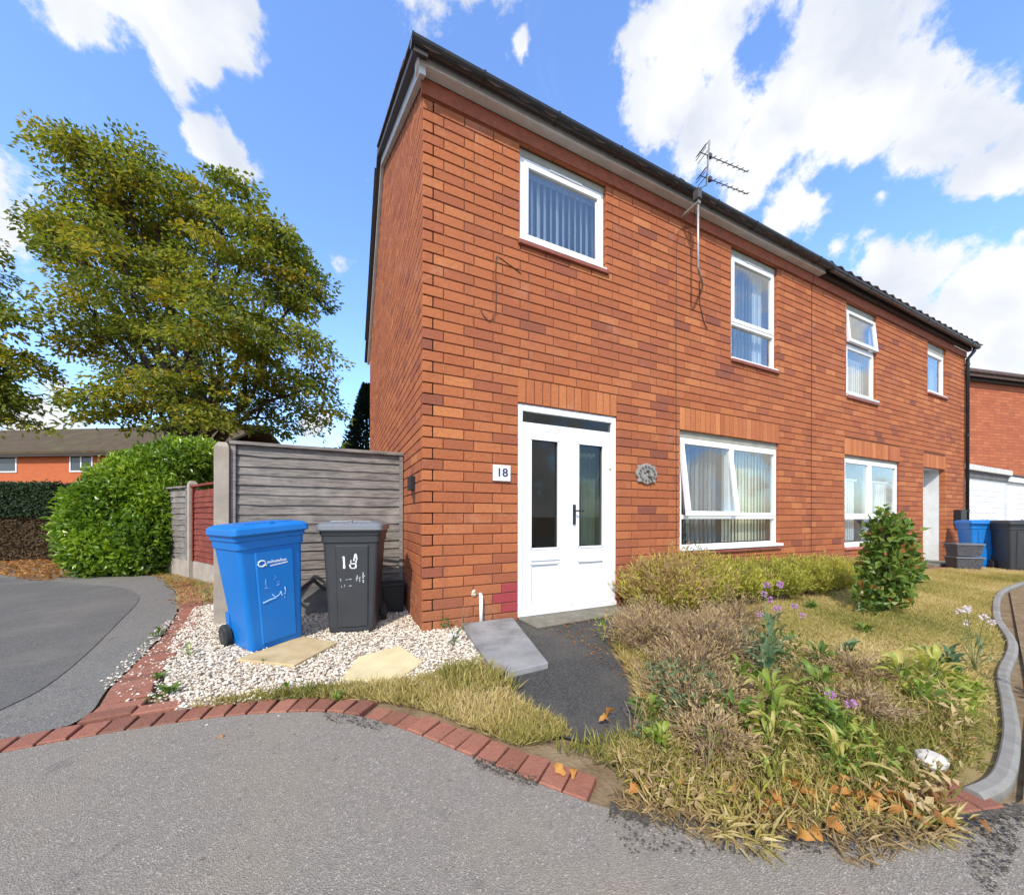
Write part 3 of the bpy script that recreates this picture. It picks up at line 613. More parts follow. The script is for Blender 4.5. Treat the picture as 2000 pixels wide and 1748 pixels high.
# neighbour door, set back in its recess
D=empty('door',(0,0,0)); D.parent=H2
RV=MB(); RV.box(10.65-.02,10.65,.1,.5,.0,2.15); RV.box(11.82,11.84,.1,.5,.0,2.15); RV.box(10.63,11.84,.1,.5,2.151,2.17); RV.build('recess_lining',GWHITE,H2)
f=MB(); f.box(10.66,10.73,.34,.42,.05,2.14); f.box(11.74,11.81,.34,.42,.05,2.14); f.box(10.73,11.74,.341,.419,2.07,2.14); f.build('door_frame',WHITE,D)
dl=MB(); dl.box(10.73,11.74,.36,.40,.06,2.07); dl.box(10.85,11.62,.352,.362,1.2,1.9); dl.box(10.85,11.62,.352,.362,.2,.95); dd=dl.build('door_leaf',WHITE,D,bevel=.006); MB().box(11.05,11.4,.34,.352,1.02,1.08).build('letter_plate',GWHITE,dd)
MB().box(10.6,11.9,-.18,.34,.0,.07).build('step',STEP,D,bevel=.01)
MB().box(10.66,10.68,.38,.40,.0,.05)
# blinds
def blind(x0,x1,z0,z1,sp,ang,m,y,label,wslat=.085,cat='blind'):
    x1+=.26*(x1>x0+.35)*(x1 not in (8.28,))
    t=empty('vertical_blind',((x0+x1)/2,y,z1),0,label,cat); s=MB().box(-wslat/2,wslat/2,-.0008,.0008,z0-z1,0).mesh('slat'); s.materials.append(m)
    MB().box(x0-(x0+x1)/2,x1-(x0+x1)/2,-.02,.02,0,.035).build('head_rail',WHITE,t)
    n=int((x1-x0)/sp)
    for i in range(n): link('slat',s,None,t,(x0+sp*(i+.5)-(x0+x1)/2,0,0),(0,0,ang+R_.uniform(-.12,.12)))
    return t
blind(1.03,2.08,3.94,4.8,.082,.75,BLIND,.2,'half open grey vertical blind in the first upstairs window')
blind(4.4,5.15,3.36,4.8,.085,.9,BLIND,.2,'open vertical blind in the tall upstairs window'); blind(5.1,5.4,3.36,4.8,.08,.1,NET,.2,'closed white blind edge beside the tall upstairs window frame',.085)
blind(3.4,4.1,.7,2.05,.09,1.15,BLIND,.22,'open grey vertical blind behind the tilted casement'); blind(4.42,5.3,.7,2.05,.078,.25,CREAM,.22,'cream vertical blind drawn closed behind the fixed downstairs pane')
blind(7.5,8.28,.62,1.75,.08,.08,NET,.2,'white blind behind the left pane of the neighbouring ground window'); blind(8.5,9.3,.62,1.75,.08,.08,NET,.2,'white blind behind the right pane of the neighbouring ground window')
blind(7.55,8.4,3.3,4.0,.08,.15,NET,.2,'white blind in the neighbouring upstairs casement'); blind(10.95,11.7,3.85,4.6,.08,.2,BLIND,.2,'pale blind in the small far upstairs window')
cu=MB(); 
for i in range(9): cu.box(1.86+i*.035,1.9+i*.035,.30+.02*(i%2),.32+.02*(i%2),.05,1.95-.0*i)
tag(cu.build('curtain',simple('pale green curtain',(.42,.50,.44),(.36,.44,.38),8,.9)),'pale green curtain hanging inside the right door leaf','curtain')
# wall-mounted things
NP=tag(MB().box(.69,.88,-.018,0,1.42,1.58).build('house_number_sign',simple('white ceramic tile',(.80,.80,.78),None,6,.25),bevel=.004),'small white tile numbered 18 beside the double door','sign')
def text(body,size,m,parent,loc,rot,name='lettering',ext=.0015,sx=1.,bold=0):
    c=bpy.data.curves.new('t','FONT'); c.body=body; c.size=size; c.extrude=ext; c.offset=bold; c.align_x='CENTER'; c.align_y='CENTER'
    o=bpy.data.objects.new('t',c); COL.objects.link(o); bpy.context.view_layer.update(); me=bpy.data.meshes.new_from_object(o); bpy.data.objects.remove(o)
    me.materials.clear(); me.materials.append(m); q=link(name,me,None,parent,loc,rot); q.scale=(sx,1,1); return q
text('18',.115,NAVY,NP,(.787,-.0195,1.502),(math.pi/2,0,0),'numerals',sx=1.1,bold=.002)
pl=MB(); ring=[]
for k in range(32):
    a=2*math.pi*k/32; r=1+.10*math.cos(8*a); ring.append((2.71+.155*r*math.copysign(abs(math.cos(a))**.6,math.cos(a)),1.59+.115*r*math.copysign(abs(math.sin(a))**.6,math.sin(a))))
pl.prism(ring,'y',-.03,0); PQ=tag(pl.build('wall_plaque',PLAQ,bevel=.006),'ornate weathered stone plaque between the door and window','plaque')
rr=MB()
for k in range(14):
    a=2*math.pi*k/14; rr.tube([(2.71+.12*math.cos(a),-.03,1.59+.085*math.sin(a)),(2.71+.12*math.cos(a),-.045,1.59+.085*math.sin(a))],.014,6)
rr.tube([(2.66,-.035,1.60),(2.70,-.045,1.64),(2.74,-.045,1.60),(2.72,-.045,1.56),(2.77,-.045,1.55)],.012,6); rr.build('relief_ornament',simple('dark relief',(.07,.065,.06),(.2,.19,.17),30,.7),PQ)
tag(MB().box(-.055,0,.35,.50,1.33,1.47).build('wall_vent',simple('black casing',(.015,.015,.018),None,9,.4),bevel=.006),'small black vent box on the gable end above the bins','wall vent')  # plain black vent box, not a lamp
MB().box(-.016,-.004,.36,.385,1.2,1.33).build('conduit',CABLE,bpy.data.objects['wall_vent'])
PP=MB().tube([(.56,-.03,.30),(.56,-.035,.04)],.019,10); PP.tube([(.56,-.03,.30),(.56,0,.31)],.017,8); tag(PP.build('overflow_pipe',WHITE,smooth=True),'short white overflow pipe low on the wall beside the door','pipe')
MB().tube([(.56,-.036,.045),(.56,-.036,.01)],.021,10).build('pipe_end',BLACK,bpy.data.objects['overflow_pipe'])
fm=MB()
for _ in range(5): 
    c=Vector((.49+R_.uniform(-.02,.03),-.005,.325+R_.uniform(-.02,.02))); fm.tube([c+Vector((0,0,-.02)),c,c+Vector((0,0,.02))],[.008,.02,.006],7)
fm.build('sealant',simple('old foam sealant',(.55,.5,.36),None,20,.9,bst=.8),bpy.data.objects['overflow_pipe'])
tag(MB().box(12.28,12.62,-.12,0,.88,1.24).build('meter_box',simple('black box',(.02,.02,.022),None,9,.45),bevel=.01),'black meter box on the wall near the far downpipe','meter box')
tag(MB().tube([(.74,-.006,3.64),(.725,-.008,3.66),(.71,-.012,3.5),(.72,-.01,3.3),(.715,-.012,3.1),(.69,-.015,3.02),(.64,-.012,2.99),(.59,-.01,3.03),(.56,-.006,3.08)],.0045,6).build('loose_cable',CABLE),'loose curled cable hanging on the brick below the first upstairs window','cable')
tag(MB().tube([(1.0,-.004,3.56),(.9,-.006,3.60),(.75,-.006,3.655)],.004,6).build('loose_cable',CABLE),'short dark cable end running up from the curled cable','cable')
# television aerial with its mast and cable
AE=empty('television_aerial',(3.29,-.27,4.1),0,'double television aerial on a bent mast clamped to the eaves','aerial'); ax,ay,az=3.29,-.27,4.1
def rel(p): return (p[0]-ax,p[1]-ay,p[2]-az)
MB().tube([rel(q) for q in [(3.72,-.012,4.17),(3.34,-.25,4.09),(3.29,-.27,4.12),(3.29,-.27,5.06)]],.014,8).build('lower_mast',METAL,AE,smooth=True)
MB().tube([rel(q) for q in [(3.29,-.27,5.0),(3.34,-.26,5.12),(3.47,-.25,5.22),(3.52,-.25,5.80)]],.011,8).build('upper_mast',METAL,AE,smooth=True)
MB().box(-.03,.03,-.03,.05,.86,.98).build('clamp',ALU,AE,bevel=.004); MB().box(-.02,.02,-.02,.24,.80,.83).build('bracket',METAL,AE)
ad=Vector((.97,-.12,-.02)).normalized()
for zc in (5.31,5.60):
    c0=Vector((3.50,-.25,zc)); B=MB().tube([rel(c0-ad*.14),rel(c0+ad*.66)],.0055,5).build('boom',ALU,AE)
    side=Vector((.22,.96,.0))
    for i in range(7):
        p=c0+ad*(.08+.092*i); l=.052-.001*i; e_=MB(); e_.tube([rel(p-side*l+Vector((0,0,-.026))),rel(p),rel(p+side*l+Vector((0,0,.03)))],.0048,5); e_.build('element',ALU,B)
    rf_=MB()
    for dz in (-.05,-.02,.02,.05): rf_.tube([rel(c0-ad*(.14-abs(dz))+side*.09+Vector((0,0,dz))),rel(c0-ad*(.14-abs(dz))-side*.09+Vector((0,0,dz)))],.0045,5)
    rf_.build('reflector',ALU,B); MB().box(-.022,.022,-.022,.022,-.022,.022).build('dipole_box',ALU,B,loc=rel(c0+ad*.02))
tag(MB().tube([(3.40,-.14,5.02),(3.52,-.03,4.93),(3.47,-.012,4.86),(3.34,-.012,4.82),(3.25,-.01,4.72),(3.225,-.008,4.5),(3.222,-.008,3.2),(3.228,-.008,2.0),(3.235,-.008,.45)],.0038,6).build('aerial_cable',CABLE),'thin aerial cable running down the wall left of the casement','cable')
tag(MB().tube([(3.66,-.03,4.25),(3.64,-.02,4.2),(3.66,-.012,3.9),(3.74,-.012,3.68),(3.80,-.012,3.60)],.006,6).build('trailing_cable',CABLE),'dark cable trailing below the foot of the aerial mast','cable')
# ------------------------------------------------------------------ fences
def waney(L_,h,t=.014,seed=0):
    r=random.Random(seed); n=14; V=[];F=[]
    for i in range(n+1):
        x=L_*i/n; lo=r.uniform(-.003,.004)+.003*math.sin(i*.9+seed)
        V+=[(x,-.004,lo),(x,.004-t,lo),(x,.0,h),(x,.008,h)]
    for i in range(n):
        a=4*i
        for k in range(4): F.append((a+k,a+4+k,a+4+(k+1)%4,a+(k+1)%4))
    F+= [(3,2,1,0),(4*n,4*n+1,4*n+2,4*n+3)]; me=bpy.data.meshes.new('board'); me.from_pydata(V,[],F); me.update(); return me
def fence(name,a,b,label,zt_,zb_,m,pitch,posts,capm=None,cat='fence',seedb=0,gravel=CONC):
    a=Vector(a);b=Vector(b); L_=(b-a).length; rz=math.atan2(b.y-a.y,b.x-a.x); f_=empty(name,(a.x,a.y,0),rz,label,cat)
    nb=int((zt_-zb_)/pitch); mes=[waney(L_,pitch+.03,seed=seedb+k) for k in range(5)]
    for q in mes: q.materials.append(m)
    for i in range(nb):
        z=zb_+i*pitch+R_.uniform(-.006,.006); o=link('board',mes[(i*3)%5],None,f_,(0,R_.uniform(-.003,.003)+.0,z),(math.radians(-4.5),0,R_.uniform(-.002,.002))); o['tone']=R_.uniform(0,.6)
    MB().box(-.01,L_+.0,-.05,.03,zt_,zt_+.035).build('capping_rail',m,f_,bevel=.005)
    for x in (0.02,L_-.03): MB().box(x-.02,x+.02,-.032,-.018,zb_,zt_-.002).build('batten',m,f_)
    MB().box(0,L_,-.01,.03,-.02,zb_-.004).build('gravel_board',gravel,f_)
    for x,zz in posts:
        p=MB(); p.box(x-.06,x+.06,-.065,.06,-.05,zz-.05); p.add([(x-.06,-.065,zz-.05),(x+.06,-.065,zz-.05),(x+.06,.06,zz-.05),(x-.06,.06,zz-.05),(x-.035,-.035,zz),(x+.035,-.035,zz),(x+.035,.03,zz),(x-.035,.03,zz)],[(0,1,5,4),(1,2,6,5),(2,3,7,6),(3,0,4,7),(4,5,6,7)]); p.build('post',CONC,f_,bevel=.004)
    return f_
fence('fence',(-1.66,1.11),(0.,1.11),'tall weathered grey lap fence behind the two bins',1.775,.30,WOODG,.098,[(-.065,1.79)],gravel=CONCD)
fence('fence',(-2.95,4.62),(-2.05,3.05),'red stained lap fence panel between concrete posts',1.55,.30,WOODR,.09,[(-.06,1.66)],seedb=9)
fence('fence',(-3.75,5.72),(-3.05,4.74),'short weathered grey fence panel beside the laurel',1.55,.30,WOODG,.10,[(-.06,1.66),],seedb=20)
LB=MB().box(-.35,.0,0,.02,0,.02)
tb=MB().prism([(-1.12,.28),(-.93,.42),(-.80,.28),(-.84,.28),(-.93,.37),(-1.05,.28)],'y',.98,1.0); tag(tb.build('broken_board',DARKF),'broken dark board leaning on the fence between the bins','board')
bx=MB(); bx.loft([[(-.24,.80,.0),(-.05,.80,.0),(-.05,1.0,.0),(-.24,1.0,.0)],[(-.27,.78,.3),(-.03,.78,.3),(-.03,1.02,.3),(-.27,1.02,.3)]]); bx.box(-.28,-.02,.77,1.03,.3,.33)
tag(bx.build('storage_crate',simple('dark storage crate',(.02,.022,.025),None,9,.5),bevel=.01),'low dark crate between the grey bin and the gable end','crate')
# ------------------------------------------------------------------ wheelie bins
def rrect(hx,y0,y1,z,r=.04,n=4):
    out=[]
    for cx_,cy_,a0 in ((hx-r,y0+r,-90),(hx-r,y1-r,0),(-hx+r,y1-r,90),(-hx+r,y0+r,180)):
        for k in range(n+1):
            a=math.radians(a0+90*k/n); out.append((cx_+r*math.cos(a),cy_+r*math.sin(a),z))
    return out
def wheelie(loc,rz,bm_,lm,label,tilt=0,group='wheelie bins'):
    b=empty('wheelie_bin',loc,rz,label,'wheelie bin',group); b.rotation_euler=(0,tilt,rz); b.scale=(.865,.80,.945)
    m=MB(); R=[]
    for z,hx,y0,y1 in ((.0,.215,-.20,.20),(.02,.225,-.21,.22),(.30,.238,-.228,.25),(.60,.255,-.248,.285),(.86,.270,-.268,.315),(.865,.283,-.282,.33),(.93,.285,-.286,.335),(.935,.297,-.30,.35),(.985,.300,-.303,.352)):
        R.append(rrect(hx,y0,y1,z))
    m.loft(R); m.build('body',bm_,b,smooth=False,bevel=.003)
    f_=MB()     # raised front panel following the taper
    for z0_,z1_ in ((.05,.84),):
        def yv(z): return -.21-(z-.02)*(.058/.84)
        f_.add([(-.135,yv(z0_)-.001,z0_),(.165,yv(z0_)-.001,z0_),(.175,yv(z1_)-.003,z1_),(-.150,yv(z1_)-.003,z1_),(-.125,yv(z0_)-.013,z0_+.012),(.155,yv(z0_)-.013,z0_+.012),(.165,yv(z1_)-.015,z1_-.012),(-.138,yv(z1_)-.015,z1_-.012)],
          [(4,5,6,7),(0,1,5,4),(1,2,6,5),(2,3,7,6),(3,0,4,7)])
    f_.build('front_panel',bm_,b)
    l=MB(); l.loft([rrect(.312,-.335,.33,.975,.05),rrect(.322,-.348,.34,.985,.05),rrect(.318,-.343,.338,1.03,.05),rrect(.300,-.32,.325,1.045,.05),rrect(.27,-.285,.30,1.058,.05),rrect(.20,-.2,.22,1.066,.05)])
    ld=l.build('lid',lm,b,smooth=False,bevel=.003)
    MB().box(-.20,.20,-.25,-.235,1.055,1.07).build('lid_rib',lm,ld,bevel=.004); MB().box(-.02,.02,-.3,-.27,1.045,1.075).build('lid_grip',lm,ld,bevel=.004)
    h=MB(); h.tube([(-.22,.33,.99),(-.22,.42,1.0),(-.20,.44,1.01),(.20,.44,1.01),(.22,.42,1.0),(.22,.33,.99)],.018,8); h.build('handle',bm_,b,smooth=True)
    MB().tube([(-.24,.25,.10),(.24,.25,.10)],.012,8).build('axle',METAL,b)
    for s in (-1,1):
        wl=MB().tube([(s*.235,.25,.10),(s*.245,.25,.10),(s*.285,.25,.10),(s*.295,.25,.10)],[.088,.1,.1,.088],20).build('wheel',RUB,b); MB().tube([(s*.296,.25,.10),(s*.300,.25,.10)],[.055,.045],14).build('hub',BGREY,wl)
        MB().box(s*.232-.012,s*.232+.012,.19,.28,.06,.30).build('wheel_bracket',bm_,b)
    return b
B1=wheelie((-1.215,.27,.015),math.radians(31),BBLUE,BBLUE,'blue recycling bin leaning left on the white gravel by the fence',math.radians(-5))
B2=wheelie((-.545,.40,.015),math.radians(-13),BGREY,BLID,'dark grey bin painted with 18 beside the gable corner',0)
c_=at(1913,HY,7.9); B3=wheelie((c_.x,c_.y,0),math.radians(-50),BBLUE,BBLUE,'distant blue bin standing by the far garage')
c_=at(1984,HY,7.4); B4=wheelie((c_.x,c_.y,0),math.radians(-45),BGREY,BGREY,'distant dark grey bin cut by the picture edge')
def panelpt(x,z,out=.017): 
    yv=-.21-(z-.02)*(.058/.84); return (x,yv-out,z)
prot=math.pi/2-.069
lg=MB(); RQ=[]
for k in range(17):
    a=2*math.pi*k/16*.93+.5; RQ.append(panelpt(-.098+.030*math.cos(a),.735+.024*math.sin(a)))
lg.tube(RQ,[.006]*len(RQ),5); lg.tube([panelpt(-.085,.72),panelpt(-.06,.714)],.005,5)
x=-.055
for i in range(9):
    hgt=.028 if i in (2,6) else .018
    q0=panelpt(x,.732); lg.box(q0[0],q0[0]+.005,q0[1]-.001,q0[1]+.004,.728,.728+hgt); lg.box(q0[0],q0[0]+.013,q0[1]-.001,q0[1]+.004,.728 if i%2 else .742,.732 if i%2 else .746); lg.box(q0[0]+.010,q0[0]+.014,q0[1]-.001,q0[1]+.004,.73,.744); x+=.0185
for i in range(12):
    q0=panelpt(-.03+i*.0125,.705); lg.box(q0[0],q0[0]+.008,q0[1]-.001,q0[1]+.004,.700+.0008*i,.711+.0008*i)
lg.build('printed_logo',PRINTW,B1)
def strokes(par,lines,r,m,name):
    s=MB()
    for pts in lines:
        P=[panelpt(x,z,.0165) for x,z in pts]; s.tube(P,[r*R_.uniform(.6,1.25) for _ in P],6)
    return s.build(name,m,par)
FADE=simple('faded chalky paint',(.22,.42,.75),(.10,.28,.68),120,.8)
strokes(B1,[[(-.075,.60),(-.078,.56),(-.074,.53)],[(-.09,.525),(-.06,.523)],[(.0,.61),(.012,.59),(-.01,.585)],[(.01,.555),(.035,.56),(.03,.535),(.005,.53),(.03,.525)]],.003,FADE,'faded_number')
strokes(B1,[[(-.11,.405),(-.05,.42),(.0,.425)],[(-.03,.46),(-.01,.435),(.0,.43)],[(.0,.43),(.03,.445),(.045,.47)],[(.045,.47),(.05,.43),(.06,.44)],[(.08,.50),(.085,.46),(.075,.44)],[(.07,.415),(.074,.413)]],.005,simple('pale blue paint',(.45,.65,.88),(.2,.42,.78),90,.8),'painted_writing')
def dab(par,rects,m,name):
    s=MB()
    for x0,z0,x1,z1,w_ in rects:
        a=Vector((x0,z0));b=Vector((x1,z1)); n=5; t=(b-a).normalized(); q=Vector((-t.y,t.x)); V=[];F=[]
        for i in range(n+1):
            p=a+(b-a)*i/n; h=w_*.5*R_.uniform(.7,1.15)
            for sgn in (1,-1): c=p+q*h*sgn; V.append(panelpt(c.x,c.y,.0165))
        for i in range(n): F.append((2*i,2*i+1,2*i+3,2*i+2))
        s.add(V,F)
    return s.build(name,m,par)
dab(B2,[(-.065,.73,-.062,.62,.022),(-.08,.725,-.06,.735,.012),(-.01,.66,-.0,.625,.016),(.0,.622,.045,.622,.012),(.048,.625,.052,.66,.018),(.05,.665,.0,.665,.012),(.0,.67,.004,.70,.010),(.03,.69,.048,.76,.018),(.052,.76,.062,.70,.013),(.055,.70,.05,.665,.013)],PAINTW,'painted_number')
dab(B2,[(-.10,.53,-.095,.50,.008),(-.05,.515,-.03,.515,.007),(-.02,.518,.01,.518,.008),(.065,.555,.055,.50,.012),(.045,.525,.085,.525,.007),(.09,.54,.085,.49,.010),(.12,.58,.12,.52,.013),(.11,.545,.14,.545,.008),(.12,.51,.122,.48,.014),(-.09,.46,-.088,.44,.006),(-.06,.47,-.062,.445,.006),(-.02,.455,.01,.455,.007)],simple('worn white paint',(.42,.43,.43),(.28,.29,.30),90,.8),'faded_writing')
c_=at(1882,HY,7.55); rb=empty('recycling_box',(c_.x,c_.y,0),math.radians(-40),'stacked black recycling boxes in front of the distant blue bin','box')
for i in range(2):
    MB().loft([rrect(.19,-.13,.13,.01+.27*i,.02),rrect(.22,-.16,.16,.26+.27*i,.02)]).build('box_body',simple('charcoal box plastic',(.04,.042,.046),(.09,.09,.095),30,.5),rb); MB().loft([rrect(.235,-.175,.175,.235+.27*i,.02),rrect(.235,-.175,.175,.262+.27*i,.02)]).build('box_rim',BLID,rb)
# ------------------------------------------------------------------ garages and right-hand house
BFAR=simple('distant brick',(.36,.115,.055),(.46,.15,.07),22,.9,.2,40,.3)
def coursed(name):
    m,t,b=mat(name,.9,.2); p=opos(t); br=t.nodes.new('ShaderNodeTexBrick'); mp=t.nodes.new('ShaderNodeMapping'); mp.inputs['Rotation'].default_value=(math.pi/2,0,0); t.links.new(p,mp.inputs[0]); t.links.new(mp.outputs[0],br.inputs['Vector'])
    br.inputs['Scale'].default_value=1; br.inputs['Brick Width'].default_value=.3; br.inputs['Row Height'].default_value=.1; br.inputs['Mortar Size'].default_value=.007; br.offset=.33
    br.inputs['Color1'].default_value=(.48,.155,.07,1); br.inputs['Color2'].default_value=(.34,.10,.05,1); br.inputs['Mortar'].default_value=(.16,.065,.04,1)
    c=mixc(t,M('MULTIPLY',noise(t,wpos(t),1.2,5,.6),.5,tree=t),br.outputs[0],(.33,.10,.05)); t.links.new(c,b.inputs['Base Color']); bump(t,b,br.outputs['Fac'],-.6,.01); return m
BC=coursed('coursed far brick')
G=empty('garage_block',(13.3,.26,0),0,'row of white up-and-over garages beyond the brick semis','garage')
gx=0.
MB().box(-.1,9.,.02,.5,-.02,2.12).build('wall',GWHITE,G)
MB().box(-.1,4.05,-.10,5,2.30,2.44).build('fascia',simple('pale fascia',(.66,.64,.58),None,6,.6),G); MB().box(4.06,9,-.06,5,2.13,2.27).build('fascia',WHITE,G); MB().box(-.1,4.05,-.02,.5,2.121,2.299).build('lintel',CONCD,G)  # dark lintel strip paints the shadow under the near fascia
MB().box(4.06,9,-.03,4.,2.275,2.36).build('roof_edge',DARKF,G)
for x0 in (.45,4.2,6.6):
    gd=empty('garage_door',(x0,0,0)); gd.parent=G; MB().box(0,2.35 if x0>1 else 3.2,-.02,.019,.03,1.98).build('door_panel',WHITE,gd)
    n=2.35 if x0>1 else 3.2
    for i in range(12): MB().box(.06,n-.06,-.032,-.021,.12+i*.152,.22+i*.152).build('door_rib',WHITE,gd,bevel=.004)
    MB().box(n*.42,n*.42+.1,-.06,-.033,.98,1.0).build('handle',ALU,gd)
a1=at(1890,HY,11.6); an=math.atan2(-.57,2.56)
TH=empty('terraced_house',(a1.x-3.2*math.cos(an),a1.y-3.2*math.sin(an),0),an,'brick house end rising behind the white garages','house')
MB().box(0,16,0,6,0,5.42).build('wall',BC,TH); MB().prism([(-.25,5.42),(3,7.4),(6.25,5.42),(6.25,5.54),(3,7.54),(-.25,5.54)],'x',-.1,16.1).build('roof',TILE,TH); MB().box(-.1,16.1,-.12,-.001,5.36,5.48).build('fascia',DARKF,TH)
tr=MB()
for i in range(54): tr.box(i*.3,i*.3+.28,-.30,-.05,5.53,5.57+.01*(i%2))
tr.build('tile_edge',TILE,TH)
# far left house
LH0=at(-350,HY,24.); LH1=at(420,HY,21.5); ang=math.atan2(LH1.y-LH0.y,LH1.x-LH0.x); LL=(Vector((LH1.x,LH1.y))-Vector((LH0.x,LH0.y))).length
LH=empty('terraced_house',(LH0.x,LH0.y,0),ang,'long orange brick house beyond the hedges under the tree','house')
ORB=coursed('orange far brick'); 
for n in ORB.node_tree.nodes:
    if n.bl_idname=='ShaderNodeTexBrick': n.inputs['Color1'].default_value=(.50,.135,.05,1); n.inputs['Color2'].default_value=(.43,.115,.045,1); n.inputs['Mortar'].default_value=(.42,.12,.05,1)
MB().box(0,LL,0,7,0,4.85).build('wall',ORB,LH)
MB().prism([(-.45,4.75),(3.5,7.1),(7.4,4.75),(7.4,4.9),(3.5,7.25),(-.45,4.9)],'x',-.2,LL+.2).build('roof',simple('mossy brown roof',(.10,.065,.04),(.065,.05,.03),3,.95,.2,6,.5,.03,dirt=(.10,.11,.035),ds=1.2),LH); MB().box(-.2,LL+.2,-.42,-.30,4.62,4.85).build('fascia',DARKF,LH)
def lhx(px): # distance along facade at image column
    u=(px-1000)/FPX; d=Vector((FW[0]+u*RT[0],FW[1]+u*RT[1])); e_=Vector((math.cos(ang),math.sin(ang))); o_=Vector((LH0.x-CX,LH0.y-CY))
    t=(o_.x*e_.y-o_.y*e_.x)/(d.x*e_.y-d.y*e_.x); return (d*t-o_).dot(e_)
for xa,xb in ((-60,34),(137,182),(-200,-120)):
    x0,x1=lhx(xa),lhx(xb); z0_,z1_=3.7,4.72
    wn=empty('window',(0,0,0)); wn.parent=LH
    fr_=MB(); fr_.box(x0,x1,-.05,-.002,z1_-.08,z1_); fr_.box(x0,x1,-.05,-.002,z0_,z0_+.08); fr_.box(x0,x0+.08,-.049,-.002,z0_+.08,z1_-.08); fr_.box(x1-.08,x1,-.049,-.002,z0_+.08,z1_-.08); fr_.box((x0+x1)/2-.04,(x0+x1)/2+.04,-.049,-.002,z0_+.08,z1_-.08); fr_.build('frame',WHITE,wn)
    pn=mat('dark reflective pane',.05,.8); pn[2].inputs['Base Color'].default_value=(.05,.07,.08,1); MB().box(x0+.08,x1-.08,-.02,-.004,z0_+.08,z1_-.08).build('pane',pn[0],wn)
# ------------------------------------------------------------------ vegetation
def rnd_unit(n): return norm(NR.normal(size=(n,3)))
def tree(name,base,label,lobes,pads,lpp,leafL,trunk_r,m,leaders=7,dense=1.,flat=.28,padr=.55):
    """lobes: (centre Vector, radius). A trunk with leaders into the lobes, side branches to leaf pads."""
    T=empty(name,base,0,label,'tree'); base=Vector(base); 
    tr_=MB(); br=MB(); nodes=[]
    top=max(l[0].z for l in lobes); fork=base+Vector((0,0,(top-base.z)*.22))
    tr_.tube([base-base,(fork-base)*.5+Vector((R_.uniform(-.1,.1),0,0)),fork-base],[trunk_r*1.25,trunk_r,trunk_r*.85],10)
    for c,r in lobes:
        p=[fork]; n=6; c2=c+Vector((0,0,r*.3))
        for i in range(1,n+1):
            t=i/n; q=fork.lerp(c2,t)+Vector((R_.uniform(-.25,.25),R_.uniform(-.25,.25),R_.uniform(-.1,.1)+.5*math.sin(t*math.pi)*(c2-fork).length*.12)); p.append(q); nodes.append(q)
        tr_.tube([q-base for q in p],[trunk_r*.36*(1-.88*i/n)+.01 for i in range(n+1)],6)
    tot=sum(l[1]**2 for l in lobes); PC=[]
    for c,r in lobes:
        k=max(2,int(pads*r*r/tot))
        for _ in range(k):
            v=Vector(rnd_unit(1)[0]); rr_=r*R_.uniform(.45,1.05); PC.append((c+Vector((v.x*rr_,v.y*rr_,v.z*rr_*.95)),c))
    Ps=[];Ds=[];Ns=[];Tn=[]
    for pc,c in PC:
        nd=min(nodes,key=lambda q:(q-pc).length_squared+ (2. if q.z>pc.z+.4 else 0)); mid=nd.lerp(pc,.5)+Vector((0,0,.12)); br.tube([nd-base,mid-base,pc-base],[.022,.014,.006],4,False)
        out=(pc-fork); out.z=0; out=out.normalized() if out.length>0 else Vector((1,0,0))
        n=int(lpp*R_.uniform(.6,1.3)); a=NR.uniform(0,2*np.pi,n); rad=padr*np.sqrt(NR.uniform(0,1,n))*R_.uniform(.75,1.2)
        x=rad*np.cos(a);y=rad*np.sin(a); z=NR.normal(0,flat*.35,n)-.35*(x*out.x+y*out.y)-.15*rad**2
        P=np.stack([x,y,z],1)+np.array(pc-base)
        Ps.append(P); d=np.stack([np.cos(a),np.sin(a),-.5+NR.normal(0,.5,n)],1)+NR.normal(0,.5,(n,3)); Ds.append(d)
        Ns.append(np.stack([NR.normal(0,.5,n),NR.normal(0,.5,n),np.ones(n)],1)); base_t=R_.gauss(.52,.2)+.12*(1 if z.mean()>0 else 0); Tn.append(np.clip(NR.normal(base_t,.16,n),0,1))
        # a few twigs per pad
        for _ in range(3):
            aa=R_.uniform(0,6.28); e_=pc+Vector((math.cos(aa)*padr*.7,math.sin(aa)*padr*.7,-.1)); br.tube([pc-base,e_-base],[.01,.004],3,False)
    P=np.concatenate(Ps); n=len(P); V,F,t=leaves(P,np.concatenate(Ds),np.concatenate(Ns),NR.uniform(.8,1.25,n)*leafL,NR.uniform(.8,1.2,n)*leafL*.62,np.concatenate(Tn))
    tr_.build('trunk',BARK,T,smooth=True); br.build('branches',BARK,T); link('crown',fastmesh('crown',V,F,t),m,T); return T
D0=12.; sc_=D0/FPX
def lobe(px,py,rp,dd=0): return (at(px,py,D0+dd),rp*sc_*(1+dd/D0))
b0=at(392,HY,D0); 
ml=[lobe(300,410,105,.5),lobe(215,360,75,-.5),lobe(420,400,75,0),lobe(490,470,95,-.8),lobe(380,520,110,1),lobe(190,500,80,.3),lobe(260,560,110,-1.2),lobe(560,530,75,.4),lobe(590,580,55,-.2),lobe(175,640,70,-.7),lobe(300,690,110,1.2),
 lobe(570,680,85,-.3),lobe(440,640,105,-1.3),lobe(605,770,58,.3),lobe(530,800,70,.6),lobe(400,770,85,-1.5),lobe(270,780,80,-1.),lobe(180,775,50,-1.8),lobe(125,300,35,-.6),lobe(245,300,30,.1),lobe(85,440,32,-.4),lobe(110,460,45,0)]
tree('deciduous_tree',(b0.x,b0.y,0),'large spreading tree turning yellow behind the laurel hedge',ml,520,125,.14,.27,LF_TREE)
